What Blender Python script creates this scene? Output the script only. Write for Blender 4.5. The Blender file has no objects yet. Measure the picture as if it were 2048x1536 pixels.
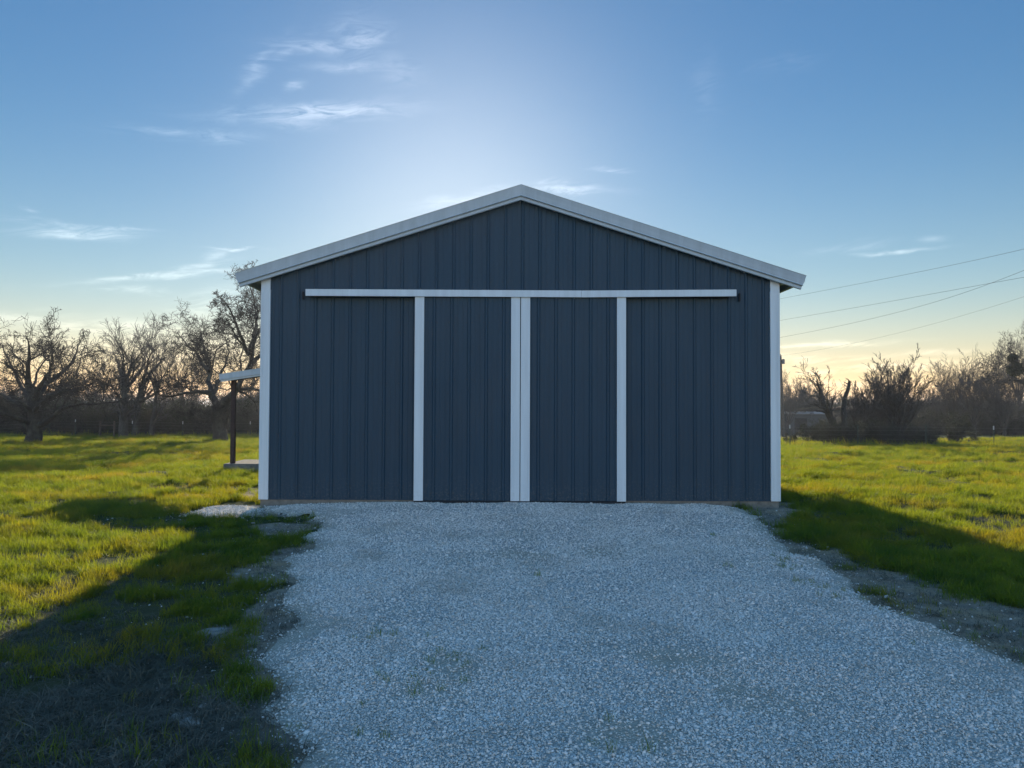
import bpy, math, random
import numpy as np
R = math.radians
rng = np.random.default_rng(7)
random.seed(7)
SC = bpy.context.scene
COL = SC.collection

# ------------------------------------------------------------------ camera
CAM_H, YAW, PIT, ROL, FPX = 1.677, 0.00240, 0.02713, 0.00405, 1538.0
def view_rows():
    cy, sy = math.cos(YAW), math.sin(YAW)
    cp, sp = math.cos(PIT), math.sin(PIT)
    cr, sr = math.cos(ROL), math.sin(ROL)
    A = np.array([[cy, -sy, 0], [sy, cy, 0], [0, 0, 1.]])           # x right, y ahead, z up
    B = np.array([[1, 0, 0], [0, cp, sp], [0, -sp, cp]])
    C = np.array([[cr, 0, sr], [0, 1, 0], [-sr, 0, cr]])
    return C @ B @ A
VR = view_rows()
def ray(u, v):
    """world direction through a point of the 2048x1536 photograph, scaled to y = 1"""
    d = VR.T @ np.array([(u-1024)/FPX, 1.0, -(v-768)/FPX])
    return d / d[1]
def PT(u, v, dep):
    d = ray(u, v)
    return np.array([0, 0, CAM_H]) + d*dep
cam_data = bpy.data.cameras.new('camera')
cam = bpy.data.objects.new('camera', cam_data)
COL.objects.link(cam)
cam_data.sensor_fit = 'HORIZONTAL'
cam_data.sensor_width = 36.0
cam_data.lens = 36.0*FPX/2048
cam_data.clip_start = 0.1
cam_data.clip_end = 6000
from mathutils import Matrix, Vector
M = Matrix.Identity(4)
for i in range(3):
    M[i][0] = VR[0][i]; M[i][1] = VR[2][i]; M[i][2] = -VR[1][i]
M[2][3] = CAM_H
cam.matrix_world = M
SC.camera = cam

# ------------------------------------------------------------------ light
SUN_EL, SUN_AZ = 15.3, -4.2          # degrees; azimuth measured from +Y towards +X
SKY_STRENGTH, SUN_POWER = 0.076, 5.0
SKY_MID, SKY_COMP, SKY_SAT, SKY_REAR_FILL, SKY_TINT = 4.0, .30, 1.22, 1.8, (.90, .98, 1.02)
SKY_SAT_LOW = 1.15
LOW_TINT = (1.34, 1.03, .88)
MID_TINT = (1.48, 1.20, 1.03)
REAR_FILL_TINT = (1.10, 1.02, 1.0)
SC.view_settings.view_transform = 'Standard'
SC.view_settings.look = 'None'
SC.view_settings.exposure = 0.35
SC.view_settings.gamma = 1.0
sd = bpy.data.lights.new('sun', 'SUN')
sd.energy = SUN_POWER; sd.angle = R(0.55); sd.color = (1.0, 0.86, 0.64)
so = bpy.data.objects.new('sun', sd); COL.objects.link(so)
sdir = Vector((math.sin(R(SUN_AZ))*math.cos(R(SUN_EL)), math.cos(R(SUN_AZ))*math.cos(R(SUN_EL)), math.sin(R(SUN_EL))))
so.rotation_euler = sdir.to_track_quat('Z', 'Y').to_euler()
so.location = (0, 60, 30)

# node helper -------------------------------------------------------
class NT:
    def __init__(s, tree):
        s.t = tree; tree.nodes.clear()
    def n(s, typ, ins=None, **kw):
        nd = s.t.nodes.new(typ)
        for k, v in kw.items(): setattr(nd, k, v)
        for k, v in (ins or {}).items():
            sock = nd.inputs[k]
            if hasattr(v, 'is_output') or isinstance(v, bpy.types.NodeSocket): s.t.links.new(v, sock)
            else: sock.default_value = v
        return nd
    def m(s, op, a, b=0.0, c=None, clamp=False):
        nd = s.t.nodes.new('ShaderNodeMath'); nd.operation = op; nd.use_clamp = clamp
        for i, v in enumerate((a, b) if c is None else (a, b, c)):
            if isinstance(v, bpy.types.NodeSocket): s.t.links.new(v, nd.inputs[i])
            else: nd.inputs[i].default_value = v
        return nd.outputs[0]
    def mix(s, f, a, b, blend='MIX'):
        nd = s.t.nodes.new('ShaderNodeMix'); nd.data_type = 'RGBA'; nd.blend_type = blend
        for i, v in ((0, f), (6, a), (7, b)):
            if isinstance(v, bpy.types.NodeSocket): s.t.links.new(v, nd.inputs[i])
            else: nd.inputs[i].default_value = v if i == 0 or len(v) == 4 else (*v, 1)
        return nd.outputs[2]
    def ramp(s, f, stops, interp='LINEAR'):
        nd = s.t.nodes.new('ShaderNodeValToRGB'); cr = nd.color_ramp; cr.interpolation = interp
        while len(cr.elements) < len(stops): cr.elements.new(0.5)
        for e, (p, c) in zip(cr.elements, stops):
            e.position = p; e.color = (*c, 1) if not np.isscalar(c) else (c, c, c, 1)
        s.t.links.new(f, nd.inputs[0])
        return nd.outputs[0]
    def noise(s, vec, scale, detail=3, rough=0.5, lac=2.0, dist=0.0, out=0):
        nd = s.n('ShaderNodeTexNoise', {'Scale': scale, 'Detail': detail, 'Roughness': rough, 'Lacunarity': lac, 'Distortion': dist})
        if vec is not None: s.t.links.new(vec, nd.inputs['Vector'])
        return nd.outputs[out]
    def link(s, a, b): s.t.links.new(a, b)

# world ------------------------------------------------------------
W = bpy.data.worlds.new('World'); SC.world = W; W.use_nodes = True
w = NT(W.node_tree)
out = w.n('ShaderNodeOutputWorld')
sky = w.n('ShaderNodeTexSky', sky_type='NISHITA')
sky.sun_disc = False; sky.sun_elevation = R(SUN_EL); sky.sun_rotation = R(SUN_AZ)
sky.altitude = 50; sky.air_density = 1.0; sky.dust_density = 0.05; sky.ozone_density = 2.0
geo = w.n('ShaderNodeNewGeometry')
tc = w.n('ShaderNodeTexCoord')
D = w.n('ShaderNodeSeparateXYZ', {0: tc.outputs['Generated']})
az = w.m('ARCTAN2', D.outputs[0], D.outputs[1])
el = w.m('ARCSINE', D.outputs[2])
# extended tonal range of the sky: the aureole round the sun is held back, hues kept
lum = w.n('ShaderNodeRGBToBW', {0: sky.outputs[0]}).outputs[0]
comp = w.m('POWER', w.m('MAXIMUM', w.m('DIVIDE', lum, SKY_MID), .05), -SKY_COMP)
hs_ = w.n('ShaderNodeHueSaturation', {'Saturation': w.n('ShaderNodeMapRange', {0: D.outputs[2], 1: 0.0, 2: .30, 3: SKY_SAT_LOW, 4: SKY_SAT}).outputs[0], 'Color': sky.outputs[0]})
rear_fill = w.m('MULTIPLY_ADD', w.n('ShaderNodeMapRange', {0: D.outputs[1], 1: .35, 2: -.6, 3: 0.0, 4: 1.0}, interpolation_type='SMOOTHSTEP').outputs[0], SKY_REAR_FILL, 1.0)  # added boost: sky behind the camera brightened to fill the shaded barn front
vm = w.n('ShaderNodeVectorMath', {0: hs_.outputs[0], 3: w.m('MULTIPLY', comp, rear_fill)}, operation='SCALE')
skyc = w.mix(1.0, vm.outputs[0], SKY_TINT, 'MULTIPLY')
skyc = w.mix(w.n('ShaderNodeMapRange', {0: D.outputs[2], 1: 0.0, 2: .17, 3: 1.0, 4: 0.0}, interpolation_type='SMOOTHSTEP').outputs[0], skyc, w.mix(1.0, skyc, LOW_TINT, 'MULTIPLY'))
skyc = w.mix(w.n('ShaderNodeMapRange', {0: D.outputs[2], 1: .05, 2: .42, 3: 1.0, 4: 0.0}, interpolation_type='SMOOTHSTEP').outputs[0], skyc, w.mix(1.0, skyc, MID_TINT, 'MULTIPLY'))
# thin high haze lit up round the sun
sdot = w.n('ShaderNodeVectorMath', {0: tc.outputs['Generated'], 1: tuple(sdir)}, operation='DOT_PRODUCT').outputs['Value']
aur = w.m('MULTIPLY', w.m('EXPONENT', w.m('MULTIPLY', w.m('SUBTRACT', sdot, 1.0), 55.0)), 2.5)
aurc = w.n('ShaderNodeVectorMath', {0: (1.0, .95, .84), 3: aur}, operation='SCALE').outputs[0]
skyc = w.mix(1.0, skyc, aurc, 'ADD')
# added warm tint on the boosted sky behind the camera, for the shaded front
skyc = w.mix(w.n('ShaderNodeMapRange', {0: D.outputs[1], 1: .2, 2: -.5, 3: 0.0, 4: 1.0}, interpolation_type='SMOOTHSTEP').outputs[0], skyc, w.mix(1.0, skyc, REAR_FILL_TINT, 'MULTIPLY'))
clouds = [  # photo position of the centre, half length, half width, tilt, strength
 (630,226,150,15,-7,1.0),(560,236,75,12,3,.6),(385,268,100,9,-5,.5),(520,130,60,12,-48,.45),(575,104,50,10,-35,.4),(650,95,90,12,-3,.6),
 (722,78,50,26,-20,.65),(700,134,80,8,-6,.5),(800,140,50,26,10,.25),(586,172,18,9,-10,.5),(700,60,60,26,-30,.25),
 (150,467,78,8,-4,1.0),(160,456,60,5,2,.6),(230,459,55,4,-3,.6),(60,447,60,5,4,.3),(58,423,14,4,10,.3),
 (330,553,130,6,-8,.9),(400,535,50,7,-20,.6),(428,510,22,9,-30,.6),(470,497,42,3,-2,.8),(270,582,60,7,-3,.4),
 (1135,380,80,7,2,.8),(1215,339,42,4,2,.5),(920,398,100,9,-11,.45),(1090,365,50,6,0,.4),
 (1782,503,55,3.5,0,.8),(1690,496,55,7,-5,.35),(1862,479,22,5,0,.35),(1410,170,25,50,5,.12),(1560,130,60,16,0,.1),
 (1640,692,120,5,-2,.8),(1620,716,130,6,0,.8),(1700,738,220,8,0,.9),(1660,765,200,10,0,.8),(1850,708,90,5,0,.5),(1890,725,80,5,3,.4),
 (230,655,120,16,-2,.7),(440,605,90,26,-18,.5),(30,636,70,12,-8,.5),(150,700,200,22,0,.6),(380,700,200,40,0,.6)]
wob = w.n('ShaderNodeCombineXYZ', {0: w.m('MULTIPLY', az, 5.0), 1: w.m('MULTIPLY', el, 14.0), 2: 0.3})
nw = w.n('ShaderNodeTexNoise', {'Vector': wob.outputs[0], 'Scale': 2.2, 'Detail': 4, 'Roughness': .6})
sepw = w.n('ShaderNodeSeparateColor', {0: nw.outputs[1]})
aw = w.m('ADD', az, w.m('MULTIPLY', w.m('SUBTRACT', sepw.outputs[0], .5), .05))
ew = w.m('ADD', el, w.m('MULTIPLY', w.m('SUBTRACT', sepw.outputs[1], .5), .022))
tot = None
for (u, v, hl, hw, ang, st) in clouds:
    d = ray(u, v); d = d/np.linalg.norm(d)
    a0, e0 = math.atan2(d[0], d[1]), math.asin(d[2])
    c, s_ = math.cos(R(-ang)), math.sin(R(-ang))
    dx = w.m('SUBTRACT', aw, a0); dy = w.m('SUBTRACT', ew, e0)
    p = w.m('DIVIDE', w.m('ADD', w.m('MULTIPLY', dx, c), w.m('MULTIPLY', dy, s_)), hl/FPX)
    q = w.m('DIVIDE', w.m('SUBTRACT', w.m('MULTIPLY', dy, c), w.m('MULTIPLY', dx, s_)), hw/FPX)
    r2 = w.m('ADD', w.m('MULTIPLY', p, p), w.m('MULTIPLY', q, q))
    gss = w.m('MULTIPLY', w.m('EXPONENT', w.m('MULTIPLY', r2, -1.1)), st)
    tot = gss if tot is None else w.m('MAXIMUM', tot, gss)
fv = w.n('ShaderNodeCombineXYZ', {0: w.m('MULTIPLY', az, 16.0), 1: w.m('MULTIPLY', w.m('ADD', el, w.m('MULTIPLY', az, -.12)), 75.0), 2: 1.7})
fib = w.noise(fv.outputs[0], 1.0, 7, .62, 2.1, 1.4)
fib2 = w.m('MULTIPLY', w.m('SUBTRACT', fib, .36), 4.2, clamp=True)
cm = w.m('MULTIPLY', tot, fib2, clamp=True)
cm = w.m('MULTIPLY', cm, .85)
csky = w.mix(cm, skyc, w.mix(1.0, w.mix(1.0, skyc, (1.15,1.10,1.05), 'MULTIPLY'), (4.2,4.0,3.8), 'ADD'))
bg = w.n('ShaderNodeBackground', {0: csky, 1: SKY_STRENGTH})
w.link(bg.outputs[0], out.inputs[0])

# ------------------------------------------------------------------ noise + terrain
def vnoise(x, y, s, seed=0):
    x = np.asarray(x, float)/s; y = np.asarray(y, float)/s
    xi = np.floor(x).astype(np.int64); yi = np.floor(y).astype(np.int64)
    fx = x-xi; fy = y-yi; fx = fx*fx*(3-2*fx); fy = fy*fy*(3-2*fy)
    def h(a, b):
        n = (a*374761393 + b*668265263 + seed*982451653) & 0xffffffff
        n = ((n ^ (n >> 13))*1274126177) & 0xffffffff
        n = (n ^ (n >> 16)) & 0xffffff
        return n/float(0xffffff)
    return (h(xi,yi)*(1-fx)+h(xi+1,yi)*fx)*(1-fy)+(h(xi,yi+1)*(1-fx)+h(xi+1,yi+1)*fx)*fy
def fbm(x, y, s, seed=0, o=4, g=.5):
    t = 0; a = 1; n = 0
    for k in range(o):
        t = t+a*vnoise(x, y, s/2**k, seed+k*17); n += a; a *= g
    return t/n
BX, BY, BW = 0.177, 13.58, 9.144          # barn: centre, front plane, width
BDEP = 15.2
HW = BW/2
def sstep(a, b, x):
    t = np.clip((np.asarray(x, float)-a)/(b-a), 0, 1); return t*t*(3-2*t)
def ground_z(x, y):
    x = np.asarray(x, float); y = np.asarray(y, float)
    z = -0.125 - 0.02*np.clip(y-15, 0, 75) - 0.01*np.clip(y-95, 0, 150)
    lump = (fbm(x, y*1.2, .6, 3, 3)-.5)*.13 + (fbm(x*.6, y*1.3, 1.7, 13, 2)-.5)*.13 + (fbm(x, y, 5.0, 9, 2)-.5)*.14
    # keep it level round the slabs and the gravel
    near = np.exp(-((np.clip(np.abs(x-BX)-4.9, 0, 99))/1.2)**2) * (1-sstep(29, 34, y))
    return z + lump*(1-near)*(1+.9*sstep(14, 40, y))
def gpt(u, v):
    """where the ray through a photo point meets the mean ground"""
    d = ray(u, v); y = 10.
    for _ in range(30):
        z = -0.125 - 0.02*max(0, min(y-15, 75)); y = (z-CAM_H)/d[2]
    return np.array([d[0]*y, y])
def poly_sd(px, py, poly):
    """signed distance, positive inside"""
    P = np.asarray(poly, float); n = len(P); dmin = np.full(px.shape, 1e9); ins = np.zeros(px.shape, bool)
    for i in range(n):
        a = P[i]; b = P[(i+1) % n]; e = b-a
        t = np.clip(((px-a[0])*e[0]+(py-a[1])*e[1])/(e@e+1e-12), 0, 1)
        dmin = np.minimum(dmin, np.hypot(px-a[0]-t*e[0], py-a[1]-t*e[1]))
        c = (a[1] > py) != (b[1] > py)
        with np.errstate(divide='ignore', invalid='ignore'):
            xx = a[0]+(py-a[1])*e[0]/(e[1] if abs(e[1]) > 1e-12 else 1e-12)
        ins ^= c & (px < xx)
    return np.where(ins, dmin, -dmin)
left_edge = [(515,1027),(580,1031),(650,1034),(640,1052),(612,1078),(608,1100),(570,1118),(578,1150),(590,1185),(570,1212),(584,1240),(556,1285),(535,1330),(528,1380),(560,1425),(575,1475),(600,1536)]
right_edge = [(2130,1352),(2048,1322),(1950,1288),(1850,1250),(1765,1215),(1700,1182),(1740,1165),(1660,1130),(1590,1102),(1545,1075),(1515,1045),(1480,1022),(1400,1011)]
GPOLY = [(BX-HW+.02, BY+.03)] + [tuple(gpt(*p)) for p in left_edge] + [(-1.05,2.6),(-1.2,-6.),(9.5,-6.),(8.4,1.5)] + [tuple(gpt(*p)) for p in right_edge] + [(BX+2.9, BY+.03)]
PPOLY = [tuple(gpt(*p)) for p in [(516,1030),(470,1036),(420,1038),(362,1034),(400,1018),(450,1006),(516,1004)]]
def gravel_sd(x, y):
    a = poly_sd(x, y, GPOLY)+(fbm(x, y, .5, 41, 3)-.5)*.42
    b = poly_sd(x, y, PPOLY)+(fbm(x, y, .4, 43, 3)-.5)*.2
    return np.maximum(a, b)
rd = [(1480,1012),(1562,1006),(1640,1008),(1600,1028),(1575,1050),(1610,1080),(1700,1118),(1800,1150),(1880,1180),(1980,1205),(2048,1218),(2200,1245),(2300,1420),(2048,1330),(1800,1240),(1640,1130),(1500,1050)]
RDIRT = [tuple(gpt(*p)) for p in rd]
LD = [[(520,1500),(330,1470),(320,1410),(420,1385),(560,1390),(620,1440)],
      [(400,1290),(370,1268),(420,1250),(480,1262),(470,1285)],
      [(470,1160),(480,1130),(560,1122),(600,1150),(560,1175)],
      [(540,1068),(500,1055),(560,1045),(640,1050),(620,1072)],
      [(345,1004),(365,990),(420,990),(400,1002)],[(500,1002),(470,988),(516,980),(516,1002)],
      [(470,1330),(480,1280),(560,1230),(600,1290),(545,1400)]]
LDIRT = [[tuple(gpt(*p)) for p in q] for q in LD]
WORN = [(1440,1395,.32,.16),(1500,1425,.2,.1),(1330,1330,.35,.14),(880,1340,.22,.16),(1130,1108,.5,.2),(800,1400,.25,.12),(1640,1130,.55,.18),(1560,1095,.3,.2),(1900,1320,.4,.2),(700,1250,.3,.2),(1250,1475,.2,.1)]
WORN = [(*gpt(u, v), a, b) for u, v, a, b in WORN]
def worn_amt(x, y):
    t = np.zeros(np.shape(x)); n = fbm(x, y, .35, 211, 4)
    for cx, cy, a, b in WORN: t = np.maximum(t, np.exp(-((x-cx)/(a*1.6))**2-((y-cy)/(b*2.6))**2))
    return np.clip(t*1.15*sstep(.35, .62, n)+.3*sstep(.63, .78, fbm(x*.7, y, 1.3, 223, 4)), 0, 1)
def dirt_amt(x, y):
    n = (fbm(x, y, .55, 77, 4)-.5)
    d = sstep(-.15, .25, poly_sd(x, y, RDIRT)+n*1.1-.05)
    for q in LDIRT: d = np.maximum(d, sstep(-.12, .15, poly_sd(x, y, q)+n*.5)*.95)
    # worn strip beside the gravel
    g_ = poly_sd(x, y, GPOLY)
    d = np.maximum(d, sstep(-.38, .02, g_+n*.9))
    # scuffed tongue of soil in the near left lawn
    dead = dead_amt(x, y)
    d = np.maximum(d, dead*(.25+.6*sstep(.48, .62, fbm(x, y, .8, 81, 4))))
    return np.clip(d, 0, 1)
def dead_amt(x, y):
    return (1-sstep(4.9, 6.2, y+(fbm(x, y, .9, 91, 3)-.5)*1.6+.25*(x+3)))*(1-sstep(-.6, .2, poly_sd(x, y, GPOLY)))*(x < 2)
def lawn_tone(x, y): return fbm(x, y, 2.6, 101, 4)

def new_obj(name, mesh, mats=(), parent=None, kind=None):
    o = bpy.data.objects.new(name, mesh); COL.objects.link(o)
    for m in (mats if isinstance(mats, (list, tuple)) else [mats]): mesh.materials.append(m)
    if parent: o.parent = parent
    if kind: o['kind'] = kind
    return o
def np_mesh(name, V, F, smooth=False):
    """V (n,3), F (m,k) with fixed k, or list of such arrays"""
    Fs = F if isinstance(F, list) else [F]
    me = bpy.data.meshes.new(name)
    V = np.ascontiguousarray(V, dtype=np.float32)
    me.vertices.add(len(V)); me.vertices.foreach_set('co', V.ravel())
    idx = np.concatenate([f.ravel() for f in Fs]).astype(np.int32)
    tot_ = np.concatenate([np.full(len(f), f.shape[1]) for f in Fs]).astype(np.int32)
    st = np.concatenate([[0], np.cumsum(tot_)[:-1]]).astype(np.int32)
    me.loops.add(len(idx)); me.loops.foreach_set('vertex_index', idx)
    me.polygons.add(len(tot_)); me.polygons.foreach_set('loop_start', st); me.polygons.foreach_set('loop_total', tot_)
    if smooth: me.polygons.foreach_set('use_smooth', np.ones(len(tot_), bool))
    me.update(calc_edges=True); me.validate(clean_customdata=False)
    return me

# ------------------------------------------------------------------ materials
def mat(name):
    m = bpy.data.materials.new(name); m.use_nodes = True
    return m, NT(m.node_tree)
def pos(t): return t.n('ShaderNodeNewGeometry').outputs['Position']
def simple(name, col, rough=.6, metal=0., spec=.5, var=.12, scale=6., bump=0., bscale=40., col2=None, coat=0.):
    m, t = mat(name); o = t.n('ShaderNodeOutputMaterial')
    P = t.n('ShaderNodeTexCoord').outputs['Object']
    n = t.noise(P, scale, 5, .6)
    c2 = col2 or tuple(c*(1-var) for c in col); c1 = tuple(min(1, c*(1+var)) for c in col)
    c = t.ramp(n, [(.3, c1), (.7, c2)])
    b = t.n('ShaderNodeBsdfPrincipled', {'Base Color': c, 'Roughness': rough, 'Metallic': metal})
    b.inputs['Specular IOR Level'].default_value = spec
    b.inputs['Coat Weight'].default_value = coat
    if bump:
        bn = t.noise(P, bscale, 4, .6)
        bp = t.n('ShaderNodeBump', {'Strength': bump, 'Distance': .02, 'Height': bn})
        t.link(bp.outputs[0], b.inputs['Normal'])
    t.link(b.outputs[0], o.inputs[0])
    return m
def steel(name, col, rough, dust, spec=.5):
    m, t = mat(name); o = t.n('ShaderNodeOutputMaterial')
    P = pos(t)
    mp = t.n('ShaderNodeMapping', {'Vector': P, 'Scale': (9, 9, .5)})
    n = t.noise(mp.outputs[0], 1.0, 6, .65)
    n2 = t.noise(P, .8, 4, .6)
    c = t.ramp(n, [(.3, tuple(x*.9 for x in col)), (.7, tuple(x*1.1 for x in col))])
    sep = t.n('ShaderNodeSeparateXYZ', {0: P})
    low = t.ramp(sep.outputs[2], [(0.0, 1.0), (.5, 0.0)])
    spl = t.m('MULTIPLY', low, t.ramp(t.noise(P, 26, 5, .7), [(.5, 0.), (.72, 1.)]))
    c = t.mix(t.m('MULTIPLY', spl, dust), c, (.25,.22,.18))
    r = t.m('ADD', rough, t.m('MULTIPLY', t.m('SUBTRACT', n2, .5), .18))
    b = t.n('ShaderNodeBsdfPrincipled', {'Base Color': c, 'Roughness': r})
    b.inputs['Specular IOR Level'].default_value = spec
    # slight oil-canning of thin sheet metal
    mp2 = t.n('ShaderNodeMapping', {'Vector': P, 'Scale': (2.2, 2.2, .9)})
    bn = t.noise(mp2.outputs[0], 1.0, 2, .5)
    bp = t.n('ShaderNodeBump', {'Strength': .35, 'Distance': .02, 'Height': bn})
    t.link(bp.outputs[0], b.inputs['Normal'])
    t.link(b.outputs[0], o.inputs[0])
    return m
M_SIDING = steel('blue_siding', (.013,.042,.069), .45, .3, .30)
M_TRIM = steel('white_trim', (.57,.63,.66), .40, .25)
M_RAKE = steel('grey_rake_trim', (.40,.47,.51), .45, 0.)
M_RIVET = simple('screw_heads', (.012,.02,.03), .5)
M_ROOF = steel('roof_steel', (.55,.57,.59), .42, 0.)
M_CONC = simple('concrete', (.20,.175,.145), .9, var=.3, scale=9, bump=.5, bscale=60)
M_DARK = simple('dark_gap', (.02,.02,.022), .9)
M_RUST = simple('rusty_steel', (.045,.022,.018), .75, var=.35, scale=14)
M_WOODPOST = simple('weathered_post', (.10,.075,.055), .9, var=.35, scale=12, bump=.5)
M_GALV = simple('wire', (.16,.16,.16), .6, metal=.4)
M_CABLE = simple('cable', (.03,.03,.035), .7)
M_WHITE = simple('white_paint', (.42,.42,.41), .7)
M_GREENPOST = simple('green_steel', (.03,.05,.035), .6)
def bark(name, a, b_):
    m, t = mat(name); o = t.n('ShaderNodeOutputMaterial')
    P = pos(t)
    mp = t.n('ShaderNodeMapping', {'Vector': P, 'Scale': (9, 9, 2.2)})
    n = t.noise(mp.outputs[0], 1.4, 6, .7, dist=.6)
    c = t.ramp(n, [(.3, a), (.72, b_)])
    c = t.mix(t.ramp(t.noise(P, 1.6, 4, .6), [(.52, 0.), (.66, .55)]), c, (.10,.105,.075))
    b = t.n('ShaderNodeBsdfPrincipled', {'Base Color': c, 'Roughness': .95})
    bp = t.n('ShaderNodeBump', {'Strength': .9, 'Distance': .05, 'Height': n})
    t.link(bp.outputs[0], b.inputs['Normal']); t.link(b.outputs[0], o.inputs[0])
    return m
M_BARK = bark('oak_bark', (.018,.015,.012), (.060,.050,.040))
M_BARK2 = bark('grey_bark', (.03,.025,.021), (.095,.08,.066))
def twigmat(name, col):
    m, t = mat(name); o = t.n('ShaderNodeOutputMaterial')
    n = t.noise(pos(t), 2.5, 3, .6)
    c = t.ramp(n, [(.3, tuple(x*.65 for x in col)), (.7, tuple(x*1.35 for x in col))])
    b = t.n('ShaderNodeBsdfPrincipled', {'Base Color': c, 'Roughness': .85})
    t.link(b.outputs[0], o.inputs[0]); return m
M_TWIG = twigmat('oak_twigs', (.026,.022,.018))
M_TWIG2 = twigmat('grey_twigs', (.066,.062,.060))
def leafmat(name, c1, c2, c3, tr=.5, scale=3.0, tint=(1,1,1)):
    m, t = mat(name); o = t.n('ShaderNodeOutputMaterial')
    P = pos(t)
    n = t.noise(P, scale, 3, .6); n2 = t.noise(P, .45, 4, .6)
    c = t.ramp(n, [(.32, c1), (.66, c2)])
    c = t.mix(t.ramp(n2, [(.5, 0.), (.68, .8)]), c, c3)
    d = t.n('ShaderNodeBsdfPrincipled', {'Base Color': c, 'Roughness': .55})
    d.inputs['Specular IOR Level'].default_value = .25
    tl = t.n('ShaderNodeBsdfTranslucent', {'Color': t.mix(1.0, c, (*tint, 1), 'MULTIPLY')})
    mx = t.n('ShaderNodeMixShader', {0: tr, 1: d.outputs[0], 2: tl.outputs[0]})
    t.link(mx.outputs[0], o.inputs[0]); return m
M_GRASS = leafmat('grass_blades', (.042,.095,.038), (.088,.145,.045), (.115,.125,.055), .70, 1.8, (4.8,3.0,.35))
M_STRAW = leafmat('straw_blades', (.085,.085,.060), (.20,.185,.14), (.035,.055,.030), .3, 9)
M_LEAF = leafmat('brush_leaves', (.024,.034,.016), (.05,.055,.028), (.075,.06,.035), .4, 1.2)
M_BRUSH = twigmat('brush_twigs', (.042,.038,.032))

def ground_mat():
    m, t = mat('lawn_ground'); o = t.n('ShaderNodeOutputMaterial')
    P = pos(t)
    dirt = t.n('ShaderNodeAttribute', attribute_name='dirt').outputs['Fac']
    tone = t.n('ShaderNodeAttribute', attribute_name='tone').outputs['Fac']
    g1 = t.ramp(t.noise(P, 7, 6, .7), [(.3, (.030,.042,.012)), (.55, (.055,.075,.016)), (.75, (.10,.10,.03))])
    g2 = t.ramp(t.noise(P, 5, 5, .7), [(.3, (.075,.06,.035)), (.7, (.12,.105,.05))])
    gg = t.mix(t.ramp(tone, [(.5, 0.), (.66, .7)]), g1, g2)
    d1 = t.ramp(t.noise(P, 9, 8, .72), [(.25, (.20,.16,.12)), (.5, (.34,.27,.20)), (.78, (.48,.39,.29))])
    d1 = t.mix(t.ramp(t.noise(P, 1.3, 4, .6), [(.45, 0.), (.7, .6)]), d1, (.58,.38,.19))
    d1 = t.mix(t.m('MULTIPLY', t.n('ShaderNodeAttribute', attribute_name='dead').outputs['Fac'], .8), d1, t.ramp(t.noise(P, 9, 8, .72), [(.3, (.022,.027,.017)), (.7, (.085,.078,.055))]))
    fac = t.m('ADD', dirt, t.m('MULTIPLY', t.m('SUBTRACT', t.noise(P, 14, 5, .7), .5), .5))
    c = t.mix(t.ramp(fac, [(.3, 0.), (.6, 1.)]), gg, d1)
    b = t.n('ShaderNodeBsdfPrincipled', {'Base Color': c, 'Roughness': .95})
    b.inputs['Specular IOR Level'].default_value = .15
    bp = t.n('ShaderNodeBump', {'Strength': .8, 'Distance': .03, 'Height': t.noise(P, 30, 6, .7)})
    t.link(bp.outputs[0], b.inputs['Normal']); t.link(b.outputs[0], o.inputs[0]); return m
def gravel_mat():
    m, t = mat('gravel_bed'); o = t.n('ShaderNodeOutputMaterial')
    P = pos(t)
    vo = t.n('ShaderNodeTexVoronoi', {'Vector': P, 'Scale': 55.0, 'Randomness': 1.0})
    hs = t.n('ShaderNodeSeparateColor', {0: vo.outputs['Color']})
    c = t.ramp(hs.outputs[0], [(0., (.30,.27,.23)), (.5, (.50,.46,.41)), (1., (.70,.65,.59))])
    st = t.ramp(t.noise(P, .9, 5, .65), [(.50, 0.), (.70, .75)])
    c = t.mix(t.m('MAXIMUM', st, t.n('ShaderNodeAttribute', attribute_name='soil').outputs['Fac']), c, t.ramp(t.noise(P, 9, 7, .7), [(.3, (.40,.33,.25)), (.7, (.62,.52,.40))]))
    b = t.n('ShaderNodeBsdfPrincipled', {'Base Color': c, 'Roughness': .9})
    bp = t.n('ShaderNodeBump', {'Strength': 1.0, 'Distance': .012, 'Height': vo.outputs['Distance']}); bp.invert = True
    t.link(bp.outputs[0], b.inputs['Normal']); t.link(b.outputs[0], o.inputs[0]); return m
def stone_mat():
    m, t = mat('limestone_chips'); o = t.n('ShaderNodeOutputMaterial')
    P = pos(t)
    oi = t.n('ShaderNodeObjectInfo')
    c = t.ramp(oi.outputs['Random'], [(0., (.46,.40,.33)), (.25, (.66,.58,.50)), (.7, (.78,.70,.62)), (1., (.88,.81,.74))])
    c = t.mix(t.ramp(t.noise(P, .9, 5, .65), [(.52, 0.), (.74, .5)]), c, (.24,.20,.15))
    c = t.mix(t.ramp(t.noise(P, 90, 3, .6), [(.5, 0.), (.75, .35)]), c, (.30,.28,.26))
    b = t.n('ShaderNodeBsdfPrincipled', {'Base Color': c, 'Roughness': .85})
    t.link(b.outputs[0], o.inputs[0]); return m
M_GROUND, M_GBED, M_STONE = ground_mat(), gravel_mat(), stone_mat()

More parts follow.
